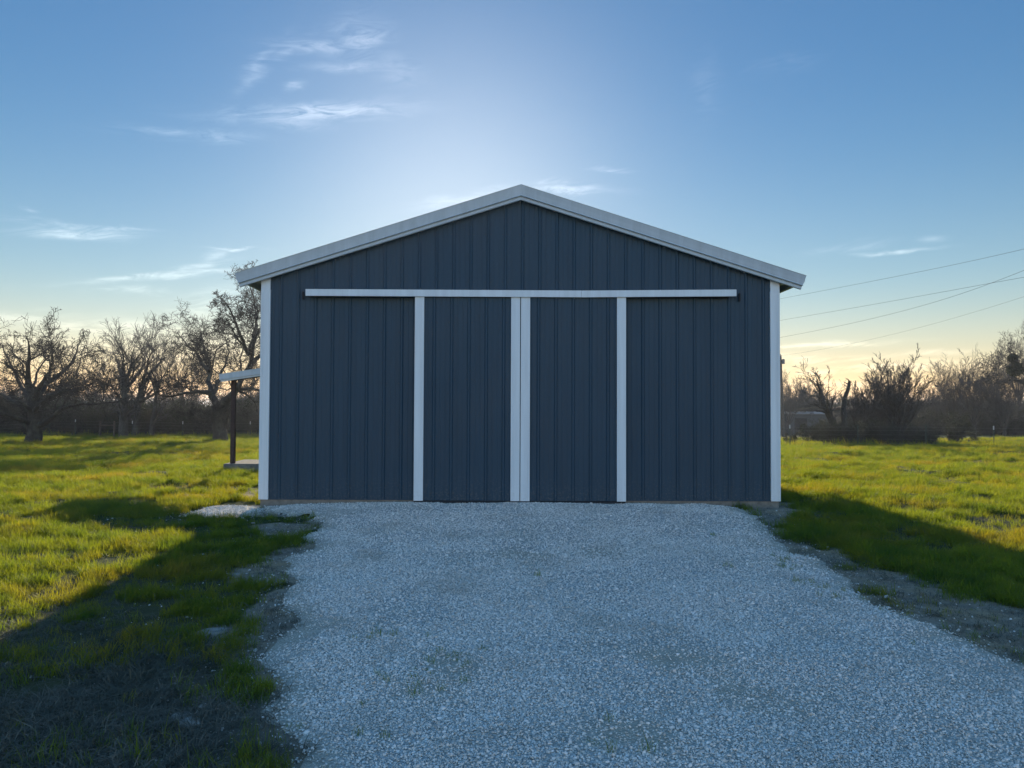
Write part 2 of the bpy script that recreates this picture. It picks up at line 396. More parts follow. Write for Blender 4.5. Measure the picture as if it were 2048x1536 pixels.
# ------------------------------------------------------------------ ground sheet
def axis(lo, hi, f0, f1, step, grow=1.13):
    a = list(np.arange(f0, f1+1e-6, step)); s = step
    while a[-1] < hi: s = min(s*grow, 260); a.append(a[-1]+s)
    s = step
    while a[0] > lo: s = min(s*grow, 260); a.insert(0, a[0]-s)
    return np.array(a)
gx = axis(-3000, 3000, -16, 14, .11, 1.035); gy = axis(-400, 4000, 2, 24, .11, 1.03)
X, Y = np.meshgrid(gx, gy); Z = ground_z(X, Y)
gs = gravel_sd(X, Y)
Z = Z - .03*sstep(0.05, .3, gs)
def grid_faces(nx, ny, mask=None):
    i, j = np.meshgrid(np.arange(nx-1), np.arange(ny-1))
    a = (j*nx+i).ravel(); F = np.stack([a, a+1, a+nx+1, a+nx], 1)
    return F if mask is None else F[mask.ravel()]
me = np_mesh('ground', np.stack([X.ravel(), Y.ravel(), Z.ravel()], 1), grid_faces(len(gx), len(gy)), True)
for nm, val in (('dirt', dirt_amt(X, Y)*(1-sstep(26, 34, Y))), ('tone', lawn_tone(X, Y)), ('dead', dead_amt(X, Y))):
    at = me.attributes.new(nm, 'FLOAT', 'POINT'); at.data.foreach_set('value', val.ravel().astype(np.float32))
new_obj('ground', me, M_GROUND, kind='structure')

# gravel driveway sheet, crowned, thinning out at its edge
def gravel_z(x, y):
    base = -0.125 + .075*sstep(9.5, 13.3, y)*np.exp(-((x-BX)/3.6)**4) + (fbm(x, y, .9, 51, 3)-.5)*.03
    return base
hx = np.arange(-7.5, 11, .1); hy = np.arange(-6, 13.56, .1)
X2, Y2 = np.meshgrid(hx, hy); s2 = gravel_sd(X2, Y2)
Z2 = gravel_z(X2, Y2)+.012+.02*sstep(0, .3, s2)-.06*(1-sstep(-.12, .06, s2))
hidden_under = (np.abs(X2-BX) < HW) & (Y2 > BY+.02)
keep = (s2 > -.14) & ~hidden_under
km = keep[:-1,:-1] & keep[1:,:-1] & keep[:-1,1:] & keep[1:,1:]
gme = (np_mesh('gravel_driveway', np.stack([X2.ravel(), Y2.ravel(), Z2.ravel()], 1), grid_faces(len(hx), len(hy), km), True))
soil = np.maximum(1-sstep(.0, .40, s2+(fbm(X2, Y2, .25, 197, 3)-.5)*.35), worn_amt(X2, Y2))
at = gme.attributes.new('soil', 'FLOAT', 'POINT'); at.data.foreach_set('value', soil.ravel().astype(np.float32))
new_obj('gravel_driveway', gme, M_GBED, kind='structure')

# ------------------------------------------------------------------ scatter
def scatter(name, pts, rot, scl, idx, sources, mats):
    me = bpy.data.meshes.new(name)
    me.vertices.add(len(pts)); me.vertices.foreach_set('co', pts.astype(np.float32).ravel())
    a = me.attributes.new('rot', 'FLOAT_VECTOR', 'POINT'); a.data.foreach_set('vector', rot.astype(np.float32).ravel())
    a = me.attributes.new('scl', 'FLOAT', 'POINT'); a.data.foreach_set('value', scl.astype(np.float32))
    a = me.attributes.new('idx', 'INT', 'POINT'); a.data.foreach_set('value', idx.astype(np.int32))
    o = new_obj(name, me, mats, kind='stuff')
    ng = bpy.data.node_groups.new(name, 'GeometryNodeTree')
    ng.interface.new_socket('Geometry', in_out='INPUT', socket_type='NodeSocketGeometry')
    ng.interface.new_socket('Geometry', in_out='OUTPUT', socket_type='NodeSocketGeometry')
    N = ng.nodes; L = ng.links
    gi = N.new('NodeGroupInput'); go = N.new('NodeGroupOutput')
    jn = N.new('GeometryNodeJoinGeometry')
    for s in sources:
        oi = N.new('GeometryNodeObjectInfo'); oi.inputs['Object'].default_value = s
        g2 = N.new('GeometryNodeGeometryToInstance'); L.new(oi.outputs['Geometry'], g2.inputs[0]); L.new(g2.outputs[0], jn.inputs[0])
    ip = N.new('GeometryNodeInstanceOnPoints'); ip.inputs['Pick Instance'].default_value = True
    def attr(nm, typ):
        n = N.new('GeometryNodeInputNamedAttribute'); n.data_type = typ; n.inputs[0].default_value = nm
        return [s for s in n.outputs if s.enabled and s.name == 'Attribute'][0]
    L.new(gi.outputs[0], ip.inputs['Points']); L.new(jn.outputs[0], ip.inputs['Instance'])
    L.new(attr('idx', 'INT'), ip.inputs['Instance Index']); L.new(attr('rot', 'FLOAT_VECTOR'), ip.inputs['Rotation'])
    L.new(attr('scl', 'FLOAT'), ip.inputs['Scale']); L.new(ip.outputs[0], go.inputs[0])
    md = o.modifiers.new('scatter', 'NODES'); md.node_group = ng
    return o
def source(name, mesh, m):
    mesh.materials.append(m); return bpy.data.objects.new(name, mesh)     # never linked to the scene
def tuft_mesh(seed, nb, hgt, wid, spread, lean, flat=0.):
    r = np.random.default_rng(seed); V = []; F = []
    for _ in range(nb):
        a = r.uniform(0, 6.283); rad = spread*math.sqrt(r.uniform()); bx, by = rad*math.cos(a), rad*math.sin(a)
        h = hgt*r.uniform(.45, 1.15); d = r.uniform(0, 6.283); ln = h*lean*r.uniform(.3, 1.5)
        wv = wid*r.uniform(.6, 1.3); px, py = -math.sin(d), math.cos(d); k = len(V)
        for t, ww in ((0, 1.), (.45, .8), (.8, .45)):
            ox, oy = bx+math.cos(d)*ln*t*t, by+math.sin(d)*ln*t*t; z = h*t*(1-flat*t)
            V += [(ox-px*wv*ww/2, oy-py*wv*ww/2, z-.004), (ox+px*wv*ww/2, oy+py*wv*ww/2, z-.004)]
        V.append((bx+math.cos(d)*ln, by+math.sin(d)*ln, h*(1-flat)))
        F += [(k, k+1, k+3, k+2), (k+2, k+3, k+5, k+4), (k+4, k+5, k+6)]
    me = bpy.data.meshes.new('tuft'); me.from_pydata(V, [], F); me.update(); return me
def sample_field(n, ymin, ymax, power, seed, half=.75):
    """points in a wedge ahead, thinning with distance as y**-power"""
    r = np.random.default_rng(seed)
    u = r.uniform(size=n)
    p = 2-power                       # density in y is y**(1-power) because the wedge widens
    y = (ymin**p + u*(ymax**p-ymin**p))**(1/p) if abs(p) > 1e-6 else ymin*(ymax/ymin)**u
    x = r.uniform(-1, 1, n)*(half*(y+1.0)+3.2)
    return x, y, r
def under_barn(x, y):
    b = (np.abs(x-BX) < HW+.03) & (y > BY-.02) & (y < BY+BDEP)
    b |= (x > -8.1) & (x < -4) & (y > 21.7) & (y < 29)
    return b
tufts = [source('tuft', tuft_mesh(i, 16, .062, .0046, .06, .75), M_GRASS) for i in range(4)]
tufts_tall = [source('tuft', tuft_mesh(20+i, 14, .12, .0060, .07, .8), M_GRASS) for i in range(2)]
xs, ys, r_ = sample_field(700000, 2.6, 62, 1.42, 5)
gd = gravel_sd(xs, ys); dd = dirt_amt(xs, ys); de = dead_amt(xs, ys)
keep = (gd < -.02) & ~under_barn(xs, ys) & (r_.uniform(size=len(xs)) < np.where(ys < 32, (1-dd)**1.3*(1-.94*de), 1))
tn = .55*fbm(xs, ys, .9, 131, 3)+.45*fbm(xs, ys, .22, 133, 2)
keep &= r_.uniform(size=len(xs)) < (.05+1.05*sstep(.40, .60, tn))
xs, ys, tn = xs[keep], ys[keep], tn[keep]; n = len(xs)
pts = np.stack([xs, ys, ground_z(xs, ys)-.004], 1)
rot = np.stack([r_.normal(0, .15, n), r_.normal(0, .15, n), r_.uniform(0, 6.28, n)], 1)
scl = (.26+1.15*tn)*(1+.030*np.clip(ys-6, 0, 60))*r_.uniform(.7, 1.25, n)
idx = r_.integers(0, 4, n); tall = r_.uniform(size=n) < .10*sstep(.5, .7, fbm(xs, ys, 1.3, 151, 2))+.015
tall &= dead_amt(xs, ys) < .3
idx = np.where(tall, 4+r_.integers(0, 2, n), idx)
wx = []; 
for u, v, k, sp in ((1585,1138,9,.10),(1575,1130,4,.06),(870,1345,14,.16),(900,1325,8,.12),(1645,1182,7,.12),(1625,1172,5,.08),(1660,1200,4,.06),(1455,1140,3,.05),(1430,1075,2,.04),(640,1490,10,.3),(1240,1500,4,.1),(1078,1155,2,.03),(760,1285,4,.1),(1810,1210,12,.3),(1880,1228,10,.3),(1950,1240,8,.25)):
    g0 = gpt(u, v); wx.append(np.stack([g0[0]+r_.normal(0, sp, k), g0[1]+r_.normal(0, sp*1.4, k)], 1))
wx = np.concatenate(wx); k = len(wx)
pts = np.concatenate([pts, np.stack([wx[:, 0], wx[:, 1], np.maximum(ground_z(wx[:, 0], wx[:, 1]), np.where(gravel_sd(wx[:, 0], wx[:, 1]) > 0, gravel_z(wx[:, 0], wx[:, 1])+.03, -9))], 1)])
rot = np.concatenate([rot, r_.uniform(0, 6.28, (k, 3))*[0, 0, 1]]); scl = np.concatenate([scl, r_.uniform(.35, .8, k)]); idx = np.concatenate([idx, r_.integers(0, 4, k)])
# unmown fringe along both fences
fx = np.concatenate([r_.uniform(5, 34, 1500), r_.uniform(-46, -9, 1500), r_.uniform(-42, -27, 90)]); fy = np.concatenate([r_.normal(44.4, .8, 1500), r_.normal(59, .9, 1500), r_.normal(44.8, .7, 90)]); k = len(fx)
pts = np.concatenate([pts, np.stack([fx, fy, ground_z(fx, fy)], 1)]); rot = np.concatenate([rot, r_.normal(0, .15, (k, 3))*[1, 1, 20]])
scl = np.concatenate([scl, r_.uniform(2.0, 5.0, k)]); idx = np.concatenate([idx, r_.integers(0, 6, k)])
scatter('grass', pts, rot, scl, idx, tufts+tufts_tall, M_GRASS)
print('grass tufts', n)
straws = [source('straw', tuft_mesh(40+i, 11, .07, .0042, .10, 1.9, .70), M_STRAW) for i in range(3)]
xs, ys, r_ = sample_field(280000, 2.6, 15, 1.3, 6)
gd = gravel_sd(xs, ys); de = np.maximum(.62*dead_amt(xs, ys), .08*dirt_amt(xs, ys))
keep = (gd < .02) & ~under_barn(xs, ys) & (r_.uniform(size=len(xs)) < .06+.9*de*sstep(.25, .5, fbm(xs, ys, .5, 171, 3)))
xs, ys = xs[keep], ys[keep]; n = len(xs)
pts = np.stack([xs, ys, ground_z(xs, ys)], 1)
rot = np.stack([r_.normal(0, .2, n), r_.normal(0, .2, n), r_.uniform(0, 6.28, n)], 1)
scatter('dry_grass', pts, rot, r_.uniform(.6, 1.4, n), r_.integers(0, 3, n), straws, M_STRAW)
print('straw', n)
# stones
def stone_mesh(seed):
    r = np.random.default_rng(seed); me = bpy.data.meshes.new('stone')
    import bmesh
    bm = bmesh.new(); bmesh.ops.create_icosphere(bm, subdivisions=1, radius=1.0)
    sc = (1.0, r.uniform(.6, .9), r.uniform(.4, .65))
    for v in bm.verts:
        k = r.uniform(.72, 1.15); v.co = Vector((v.co.x*sc[0]*k, v.co.y*sc[1]*k, v.co.z*sc[2]*k))
    bm.to_mesh(me); bm.free(); return me
stones = [source('stone', stone_mesh(60+i), M_STONE) for i in range(5)]
r_ = np.random.default_rng(8)
N0 = 980000
ys = 2.4*(13.55/2.4)**r_.uniform(size=N0)
xs = r_.uniform(-1, 1, N0)*(.76*(ys+.8)+2.2)
gd = gravel_sd(xs, ys)
thin = .55+.45*sstep(.35, .55, fbm(xs, ys, .8, 191, 3))
edge = sstep(-.12, .42, gd+(fbm(xs, ys, .25, 197, 3)-.5)*.35)*(1-.75*worn_amt(xs, ys))
stray = .06*np.exp(-np.clip(-gd, 0, 9)/.45)*(gd < 0)
keep = (r_.uniform(size=N0) < np.maximum(edge*thin, stray)) & ~under_barn(xs, ys)
xs, ys, gd = xs[keep], ys[keep], gd[keep]; n = len(xs)
zz = np.where(gd > 0, gravel_z(xs, ys)+.012+.02*sstep(0, .3, gd), np.maximum(ground_z(xs, ys), gravel_z(xs, ys)+.012-.06*(1-sstep(-.12, .06, gd))))
sz = .0060*np.exp(r_.normal(0, .36, n))*(1+.045*np.clip(ys-3, 0, 12))
sz = np.where((gd < 0) & (r_.uniform(size=n) < .05), sz*2.0, sz)
pts = np.stack([xs, ys, zz+r_.uniform(-.002, .007, n)], 1)
rot = np.stack([r_.normal(0, .45, n), r_.normal(0, .45, n), r_.uniform(0, 6.28, n)], 1)
scatter('gravel', pts, rot, sz, r_.integers(0, 5, n), stones, M_STONE)
print('stones', n)

# ------------------------------------------------------------------ mesh collector for built things
class MB:
    def __init__(s): s.v = []; s.f = []
    def quad(s, *p):
        k = len(s.v); s.v += [tuple(map(float, q)) for q in p]; s.f.append(tuple(range(k, k+len(p))))
    def box(s, x0, x1, y0, y1, z0, z1):
        k = len(s.v)
        s.v += [(x0,y0,z0),(x1,y0,z0),(x1,y1,z0),(x0,y1,z0),(x0,y0,z1),(x1,y0,z1),(x1,y1,z1),(x0,y1,z1)]
        s.f += [tuple(k+i for i in f) for f in ((0,3,2,1),(4,5,6,7),(0,1,5,4),(1,2,6,5),(2,3,7,6),(3,0,4,7))]
    def prism(s, prof, A, B):
        """closed profile: list of 3-D points at A end, same list offset for the B end"""
        k = len(s.v); n = len(prof)
        s.v += [tuple(np.asarray(p)+A) for p in prof]+[tuple(np.asarray(p)+B) for p in prof]
        for i in range(n):
            j = (i+1) % n; s.f.append((k+i, k+j, k+n+j, k+n+i))
        s.f.append(tuple(k+i for i in reversed(range(n)))); s.f.append(tuple(k+n+i for i in range(n)))
    def cyl(s, p0, p1, r0, r1=None, n=10):
        r1 = r0 if r1 is None else r1
        p0 = np.asarray(p0, float); p1 = np.asarray(p1, float); t = p1-p0; t /= np.linalg.norm(t)
        a = np.cross(t, [0, 0, 1.]) if abs(t[2]) < .9 else np.cross(t, [1., 0, 0]); a /= np.linalg.norm(a); b = np.cross(t, a)
        k = len(s.v)
        for p, r in ((p0, r0), (p1, r1)):
            for i in range(n):
                an = 6.28318*i/n; s.v.append(tuple(p+r*(a*math.cos(an)+b*math.sin(an))))
        for i in range(n):
            j = (i+1) % n; s.f.append((k+i, k+j, k+n+j, k+n+i))
        s.f.append(tuple(k+i for i in reversed(range(n)))); s.f.append(tuple(k+n+i for i in range(n)))
    def build(s, name, m, parent=None, bevel=0., smooth=False, label=None):
        import bmesh
        me = bpy.data.meshes.new(name); me.from_pydata(s.v, [], s.f); me.update()
        bm = bmesh.new(); bm.from_mesh(me); bmesh.ops.recalc_face_normals(bm, faces=bm.faces)
        if bevel:
            bmesh.ops.bevel(bm, geom=bm.edges[:], offset=bevel, segments=1, affect='EDGES')
        bm.to_mesh(me); bm.free()
        if smooth: me.polygons.foreach_set('use_smooth', [True]*len(me.polygons))
        o = new_obj(name, me, m, parent)
        if label: o['label'] = label
        return o
def thing(name, label, cat, loc=(0,0,0), group=None):
    o = bpy.data.objects.new(name, None); COL.objects.link(o); o.location = loc; o.empty_display_size = .2
    o['label'] = label; o['category'] = cat
    if group: o['group'] = group
    return o
def tag(o, label, cat, group=None):
    o['label'] = label; o['category'] = cat
    if group: o['group'] = group
    return o

# ------------------------------------------------------------------ barn
barn = thing('metal_barn', 'large dark blue metal barn with white trim and closed sliding doors', 'barn', (0, 0, 0))
SL = .317; RZ = 5.545; RHW = 5.0; RFY = BY-.12      # slope, ridge top, roof half width, rake face
def roofz(x): return RZ-SL*abs(x-BX)
def rib_profile(x0, x1, xr, pitch=.3048, hgt=.021, wb=.062, wt=.026, mh=.004):
    """(x, out) pairs of a ribbed panel between x0 and x1, a major rib at xr+k*pitch"""
    P = []
    k0 = math.floor((x0-xr)/pitch)-1
    for k in range(k0, k0+int((x1-x0)/pitch)+4):
        c = xr+k*pitch
        for dx, h in ((-wb/2, 0), (-wt/2, hgt), (wt/2, hgt), (wb/2, 0)): P.append((c+dx, h))
        for q in (.36, .64):
            m = c+pitch*q
            for dx, h in ((-.014, 0), (-.006, mh), (.006, mh), (.014, 0)): P.append((m+dx, h))
    P = sorted(P); Q = [(x0, np.interp(x0, *zip(*P)))]+[p for p in P if x0 < p[0] < x1]+[(x1, np.interp(x1, *zip(*P)))]
    return Q
def ribbed(mb, prof, yplane, zb, zt, back=.035):
    n = len(prof)
    for (xa, ha), (xb, hb) in zip(prof[:-1], prof[1:]):
        mb.quad((xa, yplane-ha, zb), (xb, yplane-hb, zb), (xb, yplane-hb, zt(xb)), (xa, yplane-ha, zt(xa)))
    for x, h in (prof[0], prof[-1]): mb.quad((x, yplane-h, zb), (x, yplane-h, zt(x)), (x, yplane+back, zt(x)), (x, yplane+back, zb))
    mb.quad((prof[0][0], yplane-.001, zb), (prof[-1][0], yplane-.001, zb), (prof[-1][0], yplane+back, zb), (prof[0][0], yplane+back, zb))
XR = BX+.035
def screws(mb, prof_c, yplane, zs, x0, x1, pitch=.3048):
    k = math.ceil((x0-prof_c)/pitch)
    while prof_c+k*pitch < x1:
        for z in zs:
            for dx in (-.05, .05):
                c = prof_c+k*pitch+dx
                if x0+.02 < c < x1-.02: mb.box(c-.008, c+.008, yplane-.006, yplane-.0005, z-.008, z+.008)
        k += 1
mb = MB()
prof = rib_profile(BX-HW+.02, BX+HW-.02, XR)
prof_mid = sorted(prof+[(BX, np.interp(BX, *zip(*prof)))])
DL0, DL1 = PT(829,800,BY-.1)[0], PT(1039.6,800,BY-.1)[0]       # the two door leaves
DR0, DR1 = PT(1041.2,800,BY-.1)[0], PT(1251.5,800,BY-.1)[0]
ribbed(mb, prof_mid, BY, 0.005, lambda x: roofz(x)-.14)
front = mb.build('wall', M_SIDING, barn, label='dark blue ribbed front wall with gable')
mb = MB(); screws(mb, XR, BY, (.25, 1.15, 2.05, 2.95), BX-HW, DL0-.05); screws(mb, XR, BY, (.25, 1.15, 2.05, 2.95), DR1+.05, BX+HW); screws(mb, XR, BY, (3.85,), BX-HW, BX+HW); screws(mb, XR, BY, (4.7,), BX-2.4, BX+2.4)
mb.build('rivets', M_RIVET, front)['kind'] = 'stuff'
def sidewall(sx):
    mb = MB(); x = BX+sx*HW
    prof = rib_profile(BY+.02, BY+BDEP-.02, BY+.2)
    zt = roofz(x)-.14
    for (a, ha), (b, hb) in zip(prof[:-1], prof[1:]):
        mb.quad((x+sx*(ha-.02), a, .005), (x+sx*(hb-.02), b, .005), (x+sx*(hb-.02), b, zt), (x+sx*(ha-.02), a, zt))
    return mb.build('wall', M_SIDING, barn)
sidewall(-1); sidewall(1)
mb = MB(); y = BY+BDEP
mb.quad((BX-HW,y,0),(BX+HW,y,0),(BX+HW,y,roofz(HW+BX)-.14),(BX,y,RZ-.14),(BX-HW,y,roofz(BX-HW)-.14)); mb.build('wall', M_SIDING, barn)
# slab
mb = MB(); mb.box(BX-HW+.012, BX+HW-.012, BY-.012, BY+BDEP, -.45, .0); mb.build('foundation', M_CONC, barn, bevel=.006)
# roof sheets with ribs running down the slope
mb = MB()
prof = rib_profile(RFY+.01, BY+BDEP+.25, BY+.1)
for sx in (-1, 1):
    for dz, sgn in ((-.012, 1), (-.05, 1)):
        for (a, ha), (b, hb) in zip(prof[:-1], prof[1:]):
            xe = BX+sx*(RHW-.03)
            p = [(BX, a, RZ-.03+ha+dz), (xe, a, RZ-.03-SL*(RHW-.03)+ha+dz), (xe, b, RZ-.03-SL*(RHW-.03)+hb+dz), (BX, b, RZ-.03+hb+dz)]
            mb.quad(*(p if sx > 0 else p[::-1]))
mb.build('roof', M_ROOF, barn)
# purlins below the eaves give the soffit its dark bars
for sx in (-1, 1):
    for d in (.12, .3):
        x = BX+sx*(HW+d); z = roofz(x)-.11
        mb = MB(); mb.box(x-.03, x+.03, BY-.05, BY+BDEP, z-.09, z); mb.build('purlin', M_TRIM, barn)
# rake trim: moulded profile, mitred at the ridge
def rake(mb, x0, z0, x1, z1, yf, plumb=False, scale=1.0, mirror=1):
    # profile as (out towards the viewer, down); walls run x0->x1
    pr = [(.03,-.002),(.082,.0),(.074,.012),(.060,.085),(.050,.165),(.054,.178),(.044,.184),(.010,.186),(.014,.196),(.016,.238),(.008,.246),(-.03,.246),(-.03,-.002)]
    pr = [(a*scale, b*scale) for a, b in pr]
    ang = math.atan2(abs(z1-z0), abs(x1-x0)); t = np.array([x1-x0, 0, z1-z0]); t = t/np.linalg.norm(t)
    nrm = np.array([-t[2], 0, t[0]]) if t[0] > 0 else np.array([t[2], 0, -t[0]])
    if nrm[2] < 0: nrm = -nrm
    A = []; B = []
    for o, d in pr:
        dn = d/math.cos(ang)
        A.append((x0, yf-o, z0-dn))                             # plumb cut where the two rakes meet
        q = np.array([x1, yf-o, z1])-nrm*d                     # square cut at the eave
        B.append(tuple(q))
    k = len(mb.v); n = len(pr); mb.v += A+B
    for i in range(n):
        j = (i+1) % n; mb.f.append((k+i, k+j, k+n+j, k+n+i))
    mb.f.append(tuple(k+i for i in range(n))); mb.f.append(tuple(k+n+i for i in range(n)))
for sx in (-1, 1):
    mb = MB(); rake(mb, BX, RZ, BX+sx*RHW, RZ-SL*RHW, RFY)
    mb.build('rake_trim', M_RAKE, barn)
for sx in (-1, 1):
    mb = MB(); mb2 = MB()
    x = BX+sx*RHW; z = RZ-SL*RHW
    mb.prism([(x-sx*.02, 0, z-.01), (x+sx*.012, 0, z-.012), (x+sx*.0, 0, z-.10), (x-sx*.02, 0, z-.10)], np.array([0, RFY+.0, 0]), np.array([0, BY+BDEP+.25, 0]))
    mb.build('eave_trim', M_TRIM, barn)
# thin dark shadow gap board under the rake closes the soffit
for sx in (-1, 1):
    mb = MB(); xa, xb = BX, BX+sx*(RHW-.04)
    za, zb = RZ-.20, RZ-SL*(RHW-.04)-.20
    mb.quad((xa, RFY+.03, za), (xb, RFY+.03, zb), (xb, BY-.005, zb), (xa, BY-.005, za)); mb.build('soffit', M_TRIM, barn)
# corner trims, each in two lengths lapped below the eave
for sx in (-1, 1):
    xo = BX+sx*(HW+.012); xi = xo-sx*.168
    zt = roofz(xo)-.19
    mb = MB()
    lap = 3.70
    mb.box(min(xo,xi), max(xo,xi), BY-.042, BY+.16, .0, lap)
    e = .006; mb.box(min(xo,xi)+(e if sx>0 else 0), max(xo,xi)-(e if sx<0 else 0), BY-.036, BY+.155, lap, zt)
    c = xo-sx*.035; mb.box(c-.012, c+.012, BY-.047, BY-.042, .005, lap)       # stiffening bead
    mb.build('corner_trim', M_TRIM, barn, bevel=.003)
# base trim on the bottom of the siding
for xa, xb in ((BX-HW+.16, DL0-.03), (DR1+.03, BX+HW-.16)):
    mb = MB(); mb.box(xa, xb, BY-.031, BY-.0275, 0.0, .02); mb.build('base_trim', M_SIDING, barn)
# track cover over the doors, two lengths meeting slightly low in the middle
zA = PT(611,578,BY-.17)[2]; zM = PT(1044,580.5,BY-.17)[2]; zB = PT(1473,579,BY-.17)[2]
xA = PT(611,585,BY-.17)[0]; xM = PT(1163,585,BY-.17)[0]; xB = PT(1473,585,BY-.17)[0]
tr = MB(); HB = .117
def cover(x0, z0, x1, z1):
    pr = [(BY-.17,0),(BY-.17,-HB),(BY-.155,-HB-.004),(BY-.155,-HB+.012),(BY-.160,-.02),(BY-.03,-.004),(BY-.03,.012)]
    k = len(tr.v); n = len(pr)
    tr.v += [(x0, a, z0+b) for a, b in pr]+[(x1, a, z1+b) for a, b in pr]
    for i in range(n):
        j = (i+1) % n; tr.f.append((k+i, k+j, k+n+j, k+n+i))
    tr.f.append(tuple(k+i for i in range(n))); tr.f.append(tuple(k+n+i for i in range(n)))
cover(xA, zA, xM-.002, zM); cover(xM+.002, zM-.001, xB, zB)
tr.build('track_cover', M_TRIM, barn)
mb = MB(); mb.box(xA+.02, xB-.12, BY-.12, BY-.035, zM-.105, zM-.02); mb.build('door_track', M_DARK, barn)
for x in (xA-.075, xB+.09):
    mb = MB(); mb.box(x-.014, x+.014, BY-.060, BY-.027, zM-.16, zM-.02); mb.build('track_end_block', M_DARK, barn, bevel=.004)  # small dark block past each end of the track cover
# sliding doors
def door(x0, x1, ribs):
    ztop, zbot = zM-HB+.03, .0
    d = MB(); yd = BY-.105
    prof = rib_profile(x0+.13, x1-.13, ribs)
    ribbed(d, prof, yd, zbot+.004, lambda x: ztop, back=.05)
    o = d.build('sliding_door', M_SIDING, barn)
    d = MB(); screws(d, ribs, yd, (.12, 1.12, 2.12, 3.12), x0+.16, x1-.16); d.build('rivets', M_RIVET, o)['kind'] = 'stuff'
    for a, b in ((x0, x0+.162), (x1-.158, x1)):
        s = MB(); s.box(a, b, yd-.032, yd+.055, zbot, ztop)
        c = b-.04 if a == x0 else a+.04
        s.box(c-.008, c+.008, yd-.036, yd-.032, zbot+.004, ztop)
        for z in (.3, 1.05, 1.8, 2.6, 3.3):
            for q in (a+.012, b-.012): s.box(q-.005, q+.005, yd-.038, yd-.032, z-.005, z+.005)
        s.build('stile', M_TRIM, o, bevel=.002)
    f = MB(); f.box(x0+.005, x1-.005, yd-.012, yd+.05, -.045, -.004); f.build('gap_shade_strip', M_DARK, o)  # dark strip standing in for the shade in the gap under the door
    return o
door(DL0, DL1, PT(902.5,800,BY-.105)[0]); door(DR0, DR1, PT(1111.5,800,BY-.105)[0])
# lean-to on the left wall
LY0, LY1, LYS = 21.4, 22.6, 23.3; LX = -8.08
LS = (3.05-2.50)/(BX-HW-LX)
def lz(x): return 2.50+LS*(x-LX)
lr = MB(); xw = BX-HW
prof = rib_profile(LY0+.02, LY1, LY0+.15)
for dz in (0, -.04):
    for (a, ha), (b, hb) in zip(prof[:-1], prof[1:]):
        lr.quad((LX+.02, a, lz(LX)-.03+ha+dz), (xw, a, lz(xw)-.03+ha+dz), (xw, b, lz(xw)-.03+hb+dz), (LX+.02, b, lz(LX)-.03+hb+dz))
lean = lr.build('porch_roof', M_ROOF, barn, label='low white lean-to roof on the left side wall')
mb = MB(); rake(mb, xw, lz(xw), LX, lz(LX), LY0, scale=.88); mb.build('fascia', M_TRIM, lean)
mb = MB(); mb.box(LX-.012, LX+.02, LY0, LY1, lz(LX)-.16, lz(LX)-.005); mb.build('fascia', M_TRIM, lean)
for k in range(3):
    yy = LY0+.1+k*.45; mb = MB()
    mb.prism([(LX+.05, 0, lz(LX+.05)-.09), (xw, 0, lz(xw)-.09), (xw, 0, lz(xw)-.19), (LX+.05, 0, lz(LX+.05)-.16)], np.array([0, yy, 0]), np.array([0, yy+.08, 0]))
    mb.build('rafter', M_RUST, lean)
for yy in (LY0+.35, LY1-.35):
    px_ = -7.81 if yy < 22 else -7.0; mb = MB(); mb.box(px_-.06, px_+.06, yy-.06, yy+.06, .0, lz(px_)-.16); mb.build('porch_post', M_RUST, barn, bevel=.008)
mb = MB(); mb.box(-8.02, xw+.01, LY0+.2, LYS, -.5, -.003); mb.build('porch_slab', M_CONC, barn, bevel=.012)

# ------------------------------------------------------------------ trees
def tubes(P, Rr, sides):
    """P (N,K,3) polylines with radii Rr (N,K) -> verts, quads"""
    N_, K, _ = P.shape
    T = np.empty_like(P); T[:, 1:-1] = P[:, 2:]-P[:, :-2]; T[:, 0] = P[:, 1]-P[:, 0]; T[:, -1] = P[:, -1]-P[:, -2]
    T /= np.linalg.norm(T, axis=2, keepdims=True)+1e-9
    mean = P[:, -1]-P[:, 0]; mean /= np.linalg.norm(mean, axis=1, keepdims=True)+1e-9
    ref = np.where(np.abs(mean[:, 2:3]) < .8, np.array([[0, 0, 1.]]), np.array([[1., 0, 0]]))
    A = np.cross(T, ref[:, None, :]); A /= np.linalg.norm(A, axis=2, keepdims=True)+1e-9
    B = np.cross(T, A)
    an = np.arange(sides)*2*math.pi/sides
    V = P[:, :, None, :]+Rr[:, :, None, None]*(A[:, :, None, :]*np.cos(an)[None, None, :, None]+B[:, :, None, :]*np.sin(an)[None, None, :, None])
    idx = np.arange(N_*K*sides).reshape(N_, K, sides)
    a = idx[:, :-1]; b = idx[:, 1:]
    F = np.stack([a, np.roll(a, -1, 2), np.roll(b, -1, 2), b], -1).reshape(-1, 4)
    return V.reshape(-1, 3), F
def resample(pl, K):
    pl = np.asarray(pl, float); d = np.r_[0, np.cumsum(np.linalg.norm(np.diff(pl[:, :3], axis=0), axis=1))]
    t = np.linspace(0, d[-1], K); return np.stack([np.interp(t, d, pl[:, i]) for i in range(pl.shape[1])], 1)
